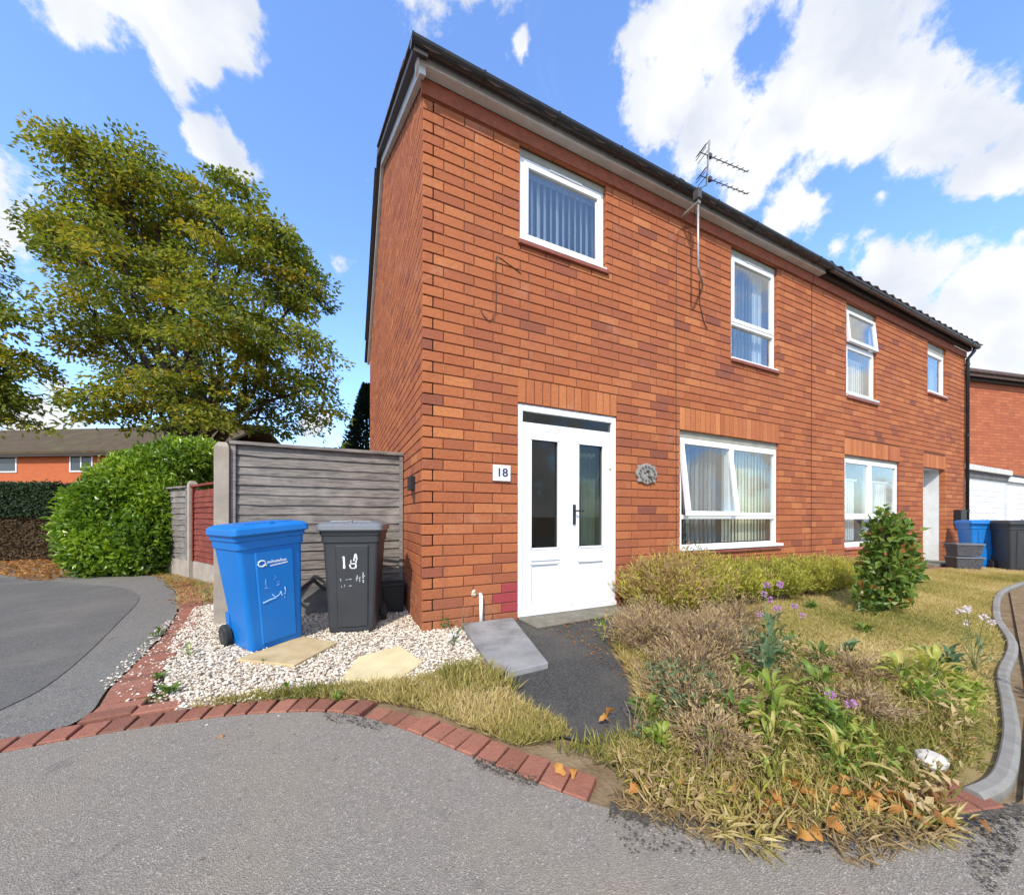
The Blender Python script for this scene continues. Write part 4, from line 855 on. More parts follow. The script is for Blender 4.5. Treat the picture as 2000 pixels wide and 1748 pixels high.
D0=10.5; sc_=D0/FPX; b1=at(-190,HY,10.5)
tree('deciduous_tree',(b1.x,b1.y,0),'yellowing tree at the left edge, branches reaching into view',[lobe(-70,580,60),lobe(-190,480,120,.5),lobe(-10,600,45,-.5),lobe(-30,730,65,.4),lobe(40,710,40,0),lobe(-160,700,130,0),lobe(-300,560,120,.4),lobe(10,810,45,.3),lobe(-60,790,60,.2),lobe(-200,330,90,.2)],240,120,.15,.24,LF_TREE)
# conifer behind the fence
cb=at(716,HY,15.); C=empty('conifer_tree',(cb.x,cb.y,0),0,'dark conifer tip just left of the brick gable','tree'); MB().tube([(0,0,0),(0,0,6.4)],[.14,.02],8).build('trunk',BARK,C)
n=9000; h=NR.uniform(.1,1,n)**.8; zz=1.0+h*5.4; rad=(1-(zz/6.5)**1.6)*1.25*np.sqrt(NR.uniform(.1,1,n)); rad=np.maximum(rad,.04); a=NR.uniform(0,6.283,n); rad*=1+.25*np.sin(a*5+zz*4)
P=np.stack([rad*np.cos(a),rad*np.sin(a),zz],1); Dd=np.stack([np.cos(a),np.sin(a),.4+NR.normal(0,.3,n)],1); V,F,t=leaves(P,Dd,rnd_unit(n),.2,.07,NR.uniform(0,1,n)); link('crown',fastmesh('crown',V,F,t),LF_CON,C)
# distant tree line over the fence
n=14000; aa=NR.uniform(0,1,n); tp0=at(470,HY,60);tp1=at(760,HY,60); base_=np.outer(1-aa,np.array(tp0))+np.outer(aa,np.array(tp1)); hh=CH+ (HY-868)/FPX*60*.72*(1+.10*np.sin(aa*11)+.05*np.sin(aa*37)); base_[:,2]=NR.uniform(.3,1,n)*hh+1.8; base_[:,1]+=NR.normal(0,1.5,n)
V,F,t=leaves(base_,rnd_unit(n),rnd_unit(n),.8,.55,NR.uniform(0,.7,n)); o=link('treeline',fastmesh('treeline',V,F,t),LF_TREE,kind='stuff'); tag(o,'distant wood seen over the fence top','trees')
def massed(name,cells,n,m,leafL,wd,label,cat,core=None,kindp='foliage',seed=1,up=.3,group=None,parent=None,rough=.08):
    """cells: ellipsoids (centre, radii). Leaves cover the outer shells; a dark twig core hides the inside."""
    T=parent or empty(name,(cells[0][0][0],cells[0][0][1],0),0,label,cat,group); o=np.array([T.location.x,T.location.y,0]) if not parent else np.zeros(3)
    Ps=[];Ns=[]; areas=np.array([c[1][0]*c[1][2] for c in cells]); 
    for c,k in zip(cells,(areas/areas.sum()*n).astype(int)):
        u=rnd_unit(k*2); P=u*np.array(c[1])*(NR.normal(.94,rough,(k*2,1))+.06*np.sin(u[:,:1]*9+u[:,2:]*7+u[:,1:2]*5))+np.array(c[0]); 
        ok=P[:,2]>.01
        for c2 in cells:
            if c2 is c: continue
            ok&=((((P-np.array(c2[0]))/(np.array(c2[1])*.84))**2).sum(1)>1)
        P=P[ok][:k]; Ps.append(P); Ns.append(u[ok][:k])
    P=np.concatenate(Ps)-o; U=np.concatenate(Ns); k=len(P); Dd=U*.6+NR.normal(0,.6,(k,3))+np.array([0,0,up]); Nn=U+NR.normal(0,.5,(k,3))+np.array([0,0,.4])
    cl=.5+.30*np.sin(P[:,0]*3.1+P[:,2]*4)+.0; V,F,t=leaves(P,Dd,Nn,NR.uniform(.7,1.25,k)*leafL,NR.uniform(.8,1.2,k)*wd,np.clip(NR.normal(0,.2,k)+cl*.5+.25+.12*U[:,2],0,1),curl=.15)
    link(kindp,fastmesh(kindp,V,F,t),m,T)
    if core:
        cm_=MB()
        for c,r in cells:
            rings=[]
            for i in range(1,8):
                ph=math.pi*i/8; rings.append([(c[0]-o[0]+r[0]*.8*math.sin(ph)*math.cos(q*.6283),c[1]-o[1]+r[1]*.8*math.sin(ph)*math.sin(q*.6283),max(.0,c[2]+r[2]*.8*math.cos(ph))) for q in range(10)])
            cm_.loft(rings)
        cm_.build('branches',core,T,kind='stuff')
    return T
def C3(px,py,t,r): p=at(px,py,t); return ((p.x,p.y,p.z),r)
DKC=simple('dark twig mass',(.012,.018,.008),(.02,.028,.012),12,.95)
massed('laurel_hedge',[C3(240,1020,7.0,(.80,.75,.85)),C3(282,968,7.2,(.78,.85,.72)),C3(226,1075,6.7,(.62,.6,.50)),C3(285,1060,6.75,(.55,.55,.65)),C3(325,928,7.6,(.80,.85,.52)),C3(380,905,8.,(.8,.8,.48)),C3(312,1000,7.0,(.5,.55,.7)),C3(215,1000,7.1,(.5,.5,.5))],27000,LF_LAUREL,.105,.05,'big bright green laurel hedge at the road corner','hedge',DKC)
p0=at(-60,HY,10.2); 
def hedgebox(name,a,b,th,z0,z1,n,m,L_,wd,parent,core):
    a=np.array(a);b=np.array(b); t=NR.uniform(0,1,n); s=NR.choice([0,1,2],n,p=[.6,.1,.3]); q=np.outer(1-t,a)+np.outer(t,b); dn=(b-a)/np.linalg.norm(b-a); nn_=np.array([dn[1],-dn[0]])
    o_=np.where(s==0,th/2,np.where(s==1,-th/2,NR.uniform(-th/2,th/2,n)))+NR.normal(0,.03,n); z=np.where(s==2,z1,NR.uniform(z0,z1,n))+NR.normal(0,.03,n)
    P=np.stack([q[:,0]+nn_[0]*o_-a[0],q[:,1]+nn_[1]*o_-a[1],z],1); V,F,tt=leaves(P,NR.normal(0,1,(n,3)),np.stack([nn_[0]+NR.normal(0,.5,n),nn_[1]+NR.normal(0,.5,n),NR.normal(.3,.4,n)],1),L_,wd,NR.uniform(0,1,n)); link('foliage' if m is LF_SHADED else 'dead_foliage',fastmesh('foliage',V,F,tt),m,parent)
    c=MB(); hw=th*.42; L2=b-a; c.add([(nn_[0]*hw*i+L2[0]*j,nn_[1]*hw*i+L2[1]*j,zz) for zz in (z0,z1-.05) for (i,j) in ((1,0),(1,1),(-1,1),(-1,0))],[(0,1,2,3),(4,5,6,7),(0,1,5,4),(1,2,6,5),(2,3,7,6),(3,0,4,7)]); c.build('stems',core,parent)
ha=at(-330,HY,9.3); hb=at(140,HY,9.0); HD=empty('clipped_hedge',(ha.x,ha.y,0),0,'clipped hedge, coloured dark for shade, with a bare brown lower half at left','hedge')
hedgebox('h',(ha.x,ha.y),(hb.x,hb.y),.8,1.05,1.80,22000,LF_SHADED,.06,.04,HD,DKC); hedgebox('h',(ha.x,ha.y),(hb.x,hb.y),.62,.0,1.08,22000,LF_BROWN,.05,.04,HD,simple('brown twig mass',(.05,.033,.02),(.09,.06,.035),20,.95))
# heather-like shrubs along the front wall
def heather(x,y,r,h,label,n,tbias=0.,m=LF_SHRUB,name='heather_shrub',stemcol=TWIG,nl=24,ll=.035,spread=1.,grp='shrubs under the front windows',cat='shrub'):
    T=empty(name,(x,y,0),0,label,cat,grp); st=MB(); Ps=[];Ds=[];Tn=[]
    for i in range(n):
        a=R_.uniform(0,6.283); q=math.sqrt(R_.random())*r; lean=q/r*spread; hh=h*(1-.45*(q/r)**2)*(R_.uniform(.6,1.12) if m is not LF_DRY else R_.uniform(.35,1.4)); s=Vector((math.cos(a)*q*.55,math.sin(a)*q*.55,0))
        e_=Vector((math.cos(a)*q*1.1+R_.uniform(-.05,.05),math.sin(a)*q*1.1+R_.uniform(-.05,.05),hh)); md=s.lerp(e_,.5)+Vector((-math.cos(a)*.05*lean,-math.sin(a)*.05*lean,.04))
        if i%3==0 or m is LF_DRY: st.tube([s,md,e_],[.004,.003,.0015],3,False)
        ts=NR.uniform(.25,1.02,nl)[:,None]; s_,m_,e2=map(np.array,(s,md,e_)); P=(1-ts)**2*s_+2*ts*(1-ts)*m_+ts**2*e2+NR.normal(0,.012,(nl,3)); Ps.append(P)
        ax_=np.array(e_-s)/max((e_-s).length,.01); Ds.append(ax_+NR.normal(0,.55,(nl,3))); Tn.append(np.clip(R_.gauss(.45+tbias,.14)+.35*(ts[:,0]-.6)+NR.normal(0,.1,nl),0,1))
    P=np.concatenate(Ps); P[:,2]=np.maximum(P[:,2],.01); k=len(P); V,F,t=leaves(P,np.concatenate(Ds),rnd_unit(k),NR.uniform(.7,1.3,k)*ll,NR.uniform(.8,1.2,k)*ll*.24,np.concatenate(Tn)); st.build('stems',stemcol,T); link('foliage',fastmesh('foliage',V,F,t),m,T); return T
for i,(x,y,r,h_,tb,lb) in enumerate([(2.5,-.44,.44,.62,.38,'bright yellow green shrub overlapping the right door leaf'),(3.05,-.38,.44,.68,.22,'tall yellow green shrub just right of the double door'),(3.7,-.38,.45,.56,.0,'olive shrub below the left side of the casement'),(4.4,-.4,.45,.52,-.05,'darker olive shrub below the middle of the casement'),(5.1,-.42,.45,.50,-.02,'olive shrub below the right side of the casement'),(5.8,-.42,.42,.48,.1,'yellowish shrub just past the casement'),(6.5,-.42,.42,.42,.25,'straggly shrub near the wall joint'),(7.1,-.42,.36,.38,.45,'pinkish brown shrub under the neighbouring ground window')]):
    heather(x,y,r,h_,lb,430,tb+.1,ll=.062 if x<4 else .05)
# dry, twiggy growth in front
for x,y,r,h_,n,lb in [(1.55,-1.15,.28,.30,330,'dry brown twiggy plant beside the black path'),(1.75,-1.55,.32,.32,380,'dense dead brown bush in the middle of the garden'),(1.35,-1.75,.28,.24,260,'low dry tangle at the garden edge of the path'),(2.15,-1.2,.30,.24,240,'greyish dry plant behind the dead brown bush'),(2.65,-1.15,.30,.30,220,'pale dry plant nearest the lawn'),(1.85,-.85,.26,.26,240,'dry seeding plant in front of the yellow green shrub'),(1.05,-1.95,.20,.17,170,'small brown tangle at the corner of the black path'),(.86,-2.25,.18,.14,150,'low straw tangle near the tarmac corner'),(1.85,-2.38,.2,.13,150,'low brown tangle left of the white stone'),(2.35,-2.15,.22,.16,170,'thin brown growth between thistles and kerb dock'),(1.25,-2.05,.18,.16,150,'dead stems behind the lime green weed')]:
    heather(x,y,r*1.1,h_,lb,int(n*.7),.12,LF_DRY,'dry_plant',TWIG,11,.034,1.8,'dry plants in the front garden','plant')
# glossy bush by the far window
bp=(4.95,-1.42); massed('evergreen_bush',[((bp[0],bp[1],.50),(.17,.17,.34)),((bp[0]-.10,bp[1],.86),(.12,.12,.25)),((bp[0]+.14,bp[1]-.05,.80),(.13,.13,.22)),((bp[0]+.11,bp[1]-.04,.52),(.15,.15,.22)),((bp[0]-.13,bp[1],.40),(.14,.15,.2)),((bp[0],bp[1],.2),(.16,.16,.2)),((bp[0]-.34,bp[1]+.05,.16),(.09,.09,.14))],1150,LF_BUSH,.095,.058,'upright dark glossy bush standing alone on the lawn','bush',None,rough=.2)
MB().tube([(0,0,0),(.01,0,.5),(.05,0,.95)],[.018,.012,.004],6).tube([(0,0,.1),(-.1,0,.6),(-.12,0,.95)],[.012,.008,.004],6).tube([(0,0,.1),(.15,-.06,.5),(.2,-.1,.8)],[.012,.008,.004],6).build('stems',BARK,bpy.data.objects['evergreen_bush'])
# grass ------------------------------------------------------------
def inpoly(P,poly):
    x,y=P[:,0],P[:,1]; r=np.zeros(len(P),bool); j=len(poly)-1
    for i in range(len(poly)):
        xi,yi=poly[i];xj,yj=poly[j]
        c=((yi>y)!=(yj>y))&(x<(xj-xi)*(y-yi)/((yj-yi) or 1e-9)+xi); r^=c; j=i
    return r
def scatter(poly,n):
    a=np.array(poly); lo,hi=a.min(0),a.max(0); out=[]; k=0
    while k<n:
        P=NR.uniform(lo,hi,(n*2,2)); P=P[inpoly(P,poly)]; out.append(P); k+=len(P)
    return np.concatenate(out)[:n]
def grass(name,poly,n,h,wd,label,tb,m=LF_GRASS,lean=.6,patch=.25):
    P2=scatter(poly,n); pt=patch*(np.sin(P2[:,0]*2.3+1)+np.sin(P2[:,1]*3.7+P2[:,0])+np.sin(P2[:,0]*7.1-P2[:,1]*5.3)*.5); hh=h*NR.uniform(.4,1.3,n)
    P=np.stack([P2[:,0],P2[:,1],np.zeros(n)],1); Dd=NR.normal(0,lean,(n,3)); Dd[:,2]=1; V,F,t=leaves(P,Dd,rnd_unit(n),hh,wd,np.clip(tb+pt+NR.normal(0,.14,n),0,1),fold=.1,curl=.12)
    o=link(name,fastmesh(name,V,F,t),m,kind='stuff'); return tag(o,label,'grass')
GARDEN=[(2.35,-.55),(8.,-.3),(13,-.2),(13.5,-1.3),(8,-1.5),(5.8,-1.95),(4.4,-2.3),(3.35,-2.47),(2.75,-2.6),(2.25,-2.7),(1.75,-2.78),(1.5,-2.8),(1.26,-2.74),(1.02,-2.68),(.78,-2.6),(.56,-2.45),(.42,-2.25),(.45,-2.08),(.68,-2.05),(1.1,-1.5),(1.3,-1.1),(1.6,-.75)]
GS=[(2.35,-.05),(13.3,-.05),(13.4,-1.5)]+KP[::-1]+[(1.26,-2.83),(1.02,-2.76),(.78,-2.68),(.56,-2.52),(.42,-2.36),(.38,-2.0),(.68,-2.0),(1.1,-1.5),(1.3,-1.1),(1.6,-.75)]
sheet('lawn',GS,.003,simple('straw thatch soil',(.34,.25,.12),(.24,.19,.08),6,.95,.1,90,.9,.008,dirt=(.20,.19,.06),ds=1.2))
LAWN=[p for p in GARDEN if p[0]>2.2]+[(2.0,-2.0),(2.2,-1.0)]
grass('grass',[(2.35,-.6),(13,-.25),(13.3,-1.45),(8,-1.56),(5.8,-1.97),(4.4,-2.34),(3.35,-2.51),(2.75,-2.65),(2.3,-2.76),(1.75,-2.83),(1.9,-1.3)],90000,.045,.006,'parched straw coloured lawn in front of the houses',.62,lean=1.1,patch=.16)
grass('rough_grass',GARDEN[12:]+[(1.9,-.8),(2.4,-2.0),(2.3,-2.68)],20000,.085,.005,'rough dry grass among the weeds',.70,lean=1.0,patch=.2)
grass('verge_grass',[(-1.45,-.80),(-1.2,-.78),(-.85,-.82),(-.5,-.92),(-.15,-.98),(.12,-.98),(.2,-1.2),(.28,-1.6),(.35,-1.9),(.06,-1.85),(-.12,-1.55),(-.30,-1.30),(-.55,-1.09),(-.85,-.95),(-1.2,-.84)],9000,.07,.0045,'strip of yellow green grass between gravel and brick edging',.42,lean=.7)
grass('verge_grass',[(-.1,-.95),(.22,-.95),(.28,-1.4),(-.05,-1.3)],1300,.12,.0045,'taller bright grass beside the blue grey slab',.30,lean=.75,patch=.1)
grass('verge_grass',[(.2,-1.95),(.6,-2.0),(.75,-2.2),(.5,-2.35)],550,.08,.005,'fresh green grass at the end of the black path',.25,lean=.5,patch=.1)
grass('verge_grass',[(-2.4,2.2),(-2.75,3.2),(-3.5,4.9),(-4.0,5.7),(-3.75,5.7),(-2.05,3.05),(-2.1,2.2)],1500,.06,.006,'thin grass along the foot of the small fences',.4)
sheet('dry_verge',[(-2.36,2.0),(-2.73,3.2),(-3.48,4.9),(-4.55,6.35),(-3.9,6.4),(-3.6,5.7),(-1.9,3.05),(-2.0,2.0)],.007,SOIL)
grass('verge_grass',[(3.,-2.75),(6,-2.4),(10.5,-1.7),(11,-2.4),(6,-3.),(3.2,-3.0)],5000,.05,.006,'thin grass outside the curved kerb',.5)
# mixed low growth between the weeds
def cover(poly,n,h,L_,m,label,tb,name='ground_cover',patchf=4.,thr=-.2,wr=.42):
    P2=scatter(poly,n); f=np.sin(P2[:,0]*patchf+1.3)+np.sin(P2[:,1]*patchf*1.3-P2[:,0]*2.1); P2=P2[f>thr]; f=f[f>thr]; k=len(P2); P=np.stack([P2[:,0],P2[:,1],h*NR.uniform(0,1,k)*(.45+.35*f)],1); Dd=NR.normal(0,1,(k,3)); Dd[:,2]=Dd[:,2]*.5+.25; Nn=NR.normal(0,.45,(k,3)); Nn[:,2]+=1
    V,F,t=leaves(P,Dd,Nn,NR.uniform(.5,1.4,k)*L_,NR.uniform(.7,1.3,k)*L_*wr,np.clip(tb+.12*f+NR.normal(0,.18,k),0,1),curl=.15); o=link(name,fastmesh(name,V,F,t),m,kind='stuff'); return tag(o,label,'ground cover')
FG=[(.46,-2.1),(.8,-2.0),(1.2,-1.5),(1.9,-1.45),(2.5,-1.6),(2.7,-2.1),(2.6,-2.5),(2.2,-2.68),(1.75,-2.78),(1.3,-2.85),(1.0,-2.80),(.74,-2.70),(.52,-2.52),(.36,-2.38),(.34,-2.2)]
cover([(1.0,-2.62),(1.0,-2.1),(1.3,-1.75),(1.7,-1.75),(1.85,-2.1),(1.6,-2.45),(1.4,-2.7)],2000,.15,.05,LF_WEED,'mixed lime green seedlings in the middle of the front weeds',.62,thr=-1.,wr=.34)
cover([(2.3,-2.66),(2.3,-2.25),(2.6,-2.05),(2.95,-2.3),(2.95,-2.56)],1500,.13,.06,LF_WEED,'yellow green leafy growth inside the curve of the kerb',.85,thr=-1.5,wr=.36)
cover([(.5,-2.35),(.62,-2.05),(.95,-2.05),(.95,-2.4),(.7,-2.5)],900,.11,.04,LF_WEED,'low green growth between path end and tarmac',.6,thr=-1.,wr=.3)
cover(FG,9000,.12,.03,LF_DRY,'fine brown dead growth through the front weeds',.45,'dead_foliage',3.1,-1.2,.22)
cover(FG,5000,.13,.035,LF_SHRUB,'fine olive growth through the front weeds',.35,'ground_cover',2.7,-.9,.2)
cover(FG,3000,.12,.05,LF_DRY,'withered leaves caught in the front weeds',.7,'dead_foliage',5.3,-.6)
cover(FG[:6]+[(1.9,-2.1)],2600,.20,.045,LF_GREY,'grey green small leaved growth around the thistles',.5,'ground_cover',6.1)
cover([(.30,-2.22),(.5,-2.42),(.76,-2.62),(1.02,-2.72),(1.26,-2.80),(1.3,-2.92),(1.0,-2.88),(.72,-2.80),(.46,-2.62),(.24,-2.36)],1500,.035,.05,LF_DRY,'dry growth spilling over the tarmac edge',.5,'ground_cover',7.,-.9,.10)
cover([(.5,-2.42),(.76,-2.64),(1.02,-2.74),(1.26,-2.82),(1.3,-2.90),(1.0,-2.86),(.72,-2.78),(.46,-2.60)],800,.05,.07,LF_GRASS,'pale strappy growth flopping over the tarmac edge',.75,'ground_cover',5.,-.6,.13)
grass('rough_grass',FG,6500,.10,.0035,'long thin grass among the front weeds',.66,lean=.8,patch=.25)
# gravel -----------------------------------------------------------
def stones(name,poly,n,s,label):
    P2=scatter(poly,n); oc=np.array([(1,0,0),(0,1,0),(-1,0,0),(0,-1,0),(0,0,1),(0,0,-1)],float); sz=NR.uniform(.5,1.3,(n,1,1))*s; V=oc[None]*sz*NR.uniform(.6,1.25,(n,6,1))*np.array([1,1,.65]); th=NR.uniform(0,6.28,n); c,s_=np.cos(th)[:,None],np.sin(th)[:,None]
    x=V[:,:,0]*c-V[:,:,1]*s_; y=V[:,:,0]*s_+V[:,:,1]*c; V=np.stack([x+P2[:,0:1],y+P2[:,1:2],V[:,:,2]+.006+NR.uniform(0,.016,(n,1))],2).reshape(-1,3)
    f=np.array([(0,1,4),(1,2,4),(2,3,4),(3,0,4),(1,0,5),(2,1,5),(3,2,5),(0,3,5)]); F=(np.arange(n)[:,None,None]*6+f[None]).reshape(-1,3); t=np.repeat(np.clip(NR.normal(.55,.3,n),0,1),6)
    o=link(name,fastmesh(name,V,F,t),GRAV,kind='stuff'); return tag(o,label,'gravel')
stones('gravel',GB,24000,.0115,'white limestone chippings under and around the bins')
stones('gravel',[(-2.3,2.0),(-1.5,-.7),(-1.65,-.72),(-2.05,-.2),(-2.2,.9)],700,.009,'white chippings scattered over the brick strip')
# weeds ------------------------------------------------------------
def leafmesh(L_,W_,seed,curl=.25,lobed=False):
    r=random.Random(seed); m=MB(); n=5; V=[]
    for i in range(n+1):
        t=i/n; w_=W_*math.sin(math.pi*min(1,t*.93+.07))**.8*(1-.25*t)*(1+(.25*(-1)**i if lobed else 0)); z=L_*curl*math.sin(t*2.2)-L_*.35*curl*t*t*2; x=L_*t; dz=w_*.22
        V+=[(x,-w_/2,z+dz+r.uniform(-.004,.004)),(x,0,z),(x,w_/2,z+dz+r.uniform(-.004,.004))]
    F=[]
    for i in range(n): a=3*i; F+=[(a,a+1,a+4,a+3),(a+1,a+2,a+5,a+4)]
    m.add(V,F); return m.mesh('leaf',True)
LM={}
def getleaf(kind,m):
    k=(kind,m.name)
    if k not in LM:
        L_,W_,c,lb=dict(broad=(.07,.034,.35,False),dock=(.115,.036,.4,False),narrow=(.10,.013,.5,False),jag=(.10,.04,.25,True),fallen=(.07,.045,.5,True))[kind]; LM[k]=[leafmesh(L_*q,W_,i,c,lb) for i,q in enumerate((.85,1,1.2))]
        for z in LM[k]: z.materials.append(m)
    return LM[k]
def weed(x,y,n,kind,m,label,h=.08,s=1.,tb=.5,name='weed',flowers=0,petal=None,grp='weeds in the front garden'):
    T=empty(name,(x,y,0),R_.uniform(0,6.28),label,'weed' if not flowers else 'flower',grp); ms=getleaf(kind,m); st=MB()
    for i in range(n):
        a=i*2.4+R_.uniform(-.4,.4); z=h*R_.uniform(.05,1); el=R_.uniform(-.9,.05) if z<h*.6 else R_.uniform(-1.2,-.3); r0=R_.uniform(0,.03)*s+.25*h*R_.random(); st.tube([(0,0,0),(r0*.4*math.cos(a),r0*.4*math.sin(a),z*.6),(r0*math.cos(a),r0*math.sin(a),z)],.0016*s,3,False)
        o=link('leaf',ms[i%3],None,T,(r0*math.cos(a),r0*math.sin(a),z),(R_.uniform(-.5,.5),el,a)); q=s*R_.uniform(.6,1.2); o.scale=(q,q,q); o['tone']=min(1,max(0,R_.gauss(tb,.17)))
    for i in range(flowers):
        a=R_.uniform(0,6.28); e_=Vector((math.cos(a)*.07,math.sin(a)*.07,h*R_.uniform(1.3,2.2))); st.tube([(0,0,0),e_*.5+Vector((0,0,.02)),e_],.0015,3,False); k=26; u=rnd_unit(k)
        V,F,t=leaves(np.array(e_)+u*.008,u,rnd_unit(k),.018,.012,NR.uniform(0,1,k)); link('flower_head',fastmesh('flower_head',V,F,t),petal or PETAL,T)
    st.build('stems',STEMG,T); return T
WP=[(1.43,-2.18,14,'dock',LF_WEED,'lime green broad leaved weed near the middle of the front edge',.16,1.1,.75,0),
 (1.20,-2.30,12,'dock',LF_WEED,'yellow green weed with long drooping leaves near the dead leaves',.14,1.2,.85,0),
 (1.05,-2.40,12,'narrow',LF_WEED,'strappy pale yellow weed close to the tarmac',.10,1.3,.95,0),
 (1.22,-2.58,14,'narrow',LF_WEED,'withered strappy clump spilling on to the tarmac',.09,1.3,1.,0),
 (.86,-2.52,12,'narrow',LF_WEED,'small strappy clump at the tarmac corner',.09,1.,.8,0),
 (1.52,-1.98,14,'broad',LF_WEED,'leafy green weed in front of the dead bush',.18,1.1,.55,0),
 (1.70,-2.0,12,'jag',LF_GREY,'ragged grey green weed by the flower stems',.2,1.1,.5,0),
 (1.95,-1.85,16,'jag',LF_GREY,'tall bluish green thistle like weed',.28,1.2,.45,3),
 (2.15,-1.75,14,'jag',LF_GREY,'bluish weed with mauve flowers facing the lawn',.30,1.1,.4,4),
 (2.45,-1.75,12,'broad',LF_WEED,'mid green weed on the lawn side of the thistles',.2,1.,.35,2),
 (2.3,-2.0,14,'broad',LF_WEED,'dark green weed right of the thistles',.18,1.1,.3,0),
 (1.85,-2.22,12,'dock',LF_WEED,'green dock plant in the centre of the weeds',.14,1.,.5,0),
 (1.60,-2.35,12,'broad',LF_WEED,'bright green seedling clump left of the white stone',.12,.9,.6,1),
 (2.45,-2.36,14,'dock',LF_WEED,'yellowing dock inside the curve of the kerb',.16,1.1,.85,0),
 (2.7,-2.42,14,'dock',LF_WEED,'lime yellow weed against the curved kerb',.17,1.1,.9,0),
 (2.25,-2.52,12,'broad',LF_WEED,'green weed beside the front curve of the kerb',.12,1.,.6,0),
 (3.0,-2.4,12,'jag',LF_GREY,'dark green weed on the lawn edge of the kerb',.16,1.,.3,0),
 (3.3,-2.44,10,'narrow',LF_GREY,'pale flowering weed at the kerb by the lawn',.2,1.,.6,6),
 (3.05,-2.80,10,'broad',LF_WEED,'small green weed outside the kerb with pale flowers',.14,1.,.4,5),
 (.62,-2.18,12,'broad',LF_WEED,'bright green weed at the corner of the black path',.10,.9,.75,0),
 (.75,-1.98,10,'jag',LF_WEED,'jagged green weed on the right border of the path',.12,.9,.55,0),
 (1.05,-2.05,12,'broad',LF_WEED,'low olive weed below the brown tangle',.11,.9,.6,0),
 (.80,-2.30,10,'narrow',LF_WEED,'thin bladed weed left of the lime green weed',.10,.9,.7,0),
 (1.33,-.90,12,'broad',LF_WEED,'pale yellow leaved plant at the top right of the path',.22,.8,.9,0),
 (2.9,-1.9,10,'jag',LF_GREY,'small grey green rosette on the straw lawn',.06,1.,.5,0),
 (3.7,-1.7,10,'broad',LF_WEED,'flat green rosette on the lawn near the bush',.05,1.,.3,0),
 (4.3,-1.0,10,'broad',LF_WEED,'small lawn weed between bush and shrubs',.05,1.,.3,0),
 (1.45,-2.48,10,'jag',LF_WEED,'ragged mauve flowered weed above the orange leaves',.13,.9,.5,1),
 (1.1,-2.2,10,'jag',LF_WEED,'ragged green weed beside the lime green one',.13,.9,.4,0)]
for (x,y,n,k,m_,lb,h_,s_,tb_,fl) in WP: weed(x,y,int(n*1.5),k,m_,lb,h_,s_,tb_,flowers=fl,petal=PETALW if 'pale' in lb else PETAL)
for (px,py,k,m_,lb,h_,s_,tb_,n) in [(308,1330,'broad',LF_WEED,'small olive weed where the brick strip meets the gravel',.05,.55,.4,14),(330,1362,'jag',LF_WEED,'flat bright green weed at the gravel corner',.03,.75,.3,16),(368,1285,'narrow',LF_WEED,'pale tufted weed in the gravel left of the blue bin',.06,.6,.75,16),(310,1245,'broad',LF_WEED,'green weed on the brick strip by the road',.06,.7,.35,14),(517,1300,'broad',LF_WEED,'tiny weed on the tan slab',.03,.4,.5,10),(868,1232,'broad',LF_WEED,'bright green weed at the foot of the house corner',.12,.7,.45,14),(888,1262,'jag',LF_GREY,'tall weed with a bare stem beside the grey slab',.2,.7,.3,12),(660,1372,'broad',LF_WEED,'low leafy clump at the middle of the grass strip',.06,.6,.4,16),(600,1362,'narrow',LF_WEED,'tufted clump near the left end of the grass strip',.09,.6,.5,16),(560,1352,'broad',LF_WEED,'first small weed at the left of the grass strip',.04,.5,.5,10),(770,1180,'broad',LF_WEED,'dark weed behind the grey bin',.06,.6,.2,10),(405,1165,'broad',LF_WEED,'green weed at the foot of the fence post',.06,.7,.4,10)]:
    x,y=gp(px,py); weed(x,y,n,k,m_,lb,h_,s_,tb_,grp='weeds around the gravel bed')
# bare dry stems
def stems(x,y,label,n,h,spread,rz=0):
    s=MB()
    for _ in range(n):
        a=R_.uniform(0,6.28); e_=Vector((math.cos(a)*spread*R_.random(),math.sin(a)*spread*R_.random(),h*R_.uniform(.6,1.1))); s.tube([(0,0,0),e_*.5+Vector((.01,0,.03)),e_],[.0022,.0018,.001],4,False)
    o=s.build('dry_stalk_clump',TWIG,loc=(x,y,0)); tag(o,label,'stalks')
stems(.60,-2.02,'bare dry stalks standing at the end of the path',9,.20,.12); stems(.33,.0-.12,'single dry stalk against the wall by the corner',3,.30,.16); stems(1.0,-1.75,'long straw stalks leaning over the path',14,.22,.2); stems(.68,-2.36,'tall straw stalks at the tarmac edge',8,.2,.10)
# stones and dead leaves
def crumbs(poly,n,s_,label):
    o=stones('soil_crumbs',poly,n,s_,label); o.data.materials.clear(); o.data.materials.append(DIRT); o['category']='soil'
crumbs([gp(1180,1600),gp(1270,1585),gp(1420,1640),gp(1700,1655),gp(1880,1600),gp(1900,1640),gp(1500,1680),gp(1300,1670),gp(1230,1680)],330,.005,'dark soil crumbs washed on to the tarmac at the garden corner')
crumbs([gp(1880,1600),gp(2000,1600),gp(2000,1640),gp(1950,1748),gp(1915,1748),gp(1890,1660)],260,.005,'dark soil filling the tarmac crack at lower right')
crumbs([gp(630,1395),gp(700,1400),gp(760,1420),gp(740,1432),gp(640,1412)],160,.005,'dark soil patch covering bricks of the edging')
crumbs([gp(920,1480),gp(980,1500),gp(1060,1530),gp(1040,1545),gp(930,1500)],220,.005,'small dark soil patch below the brick edging')
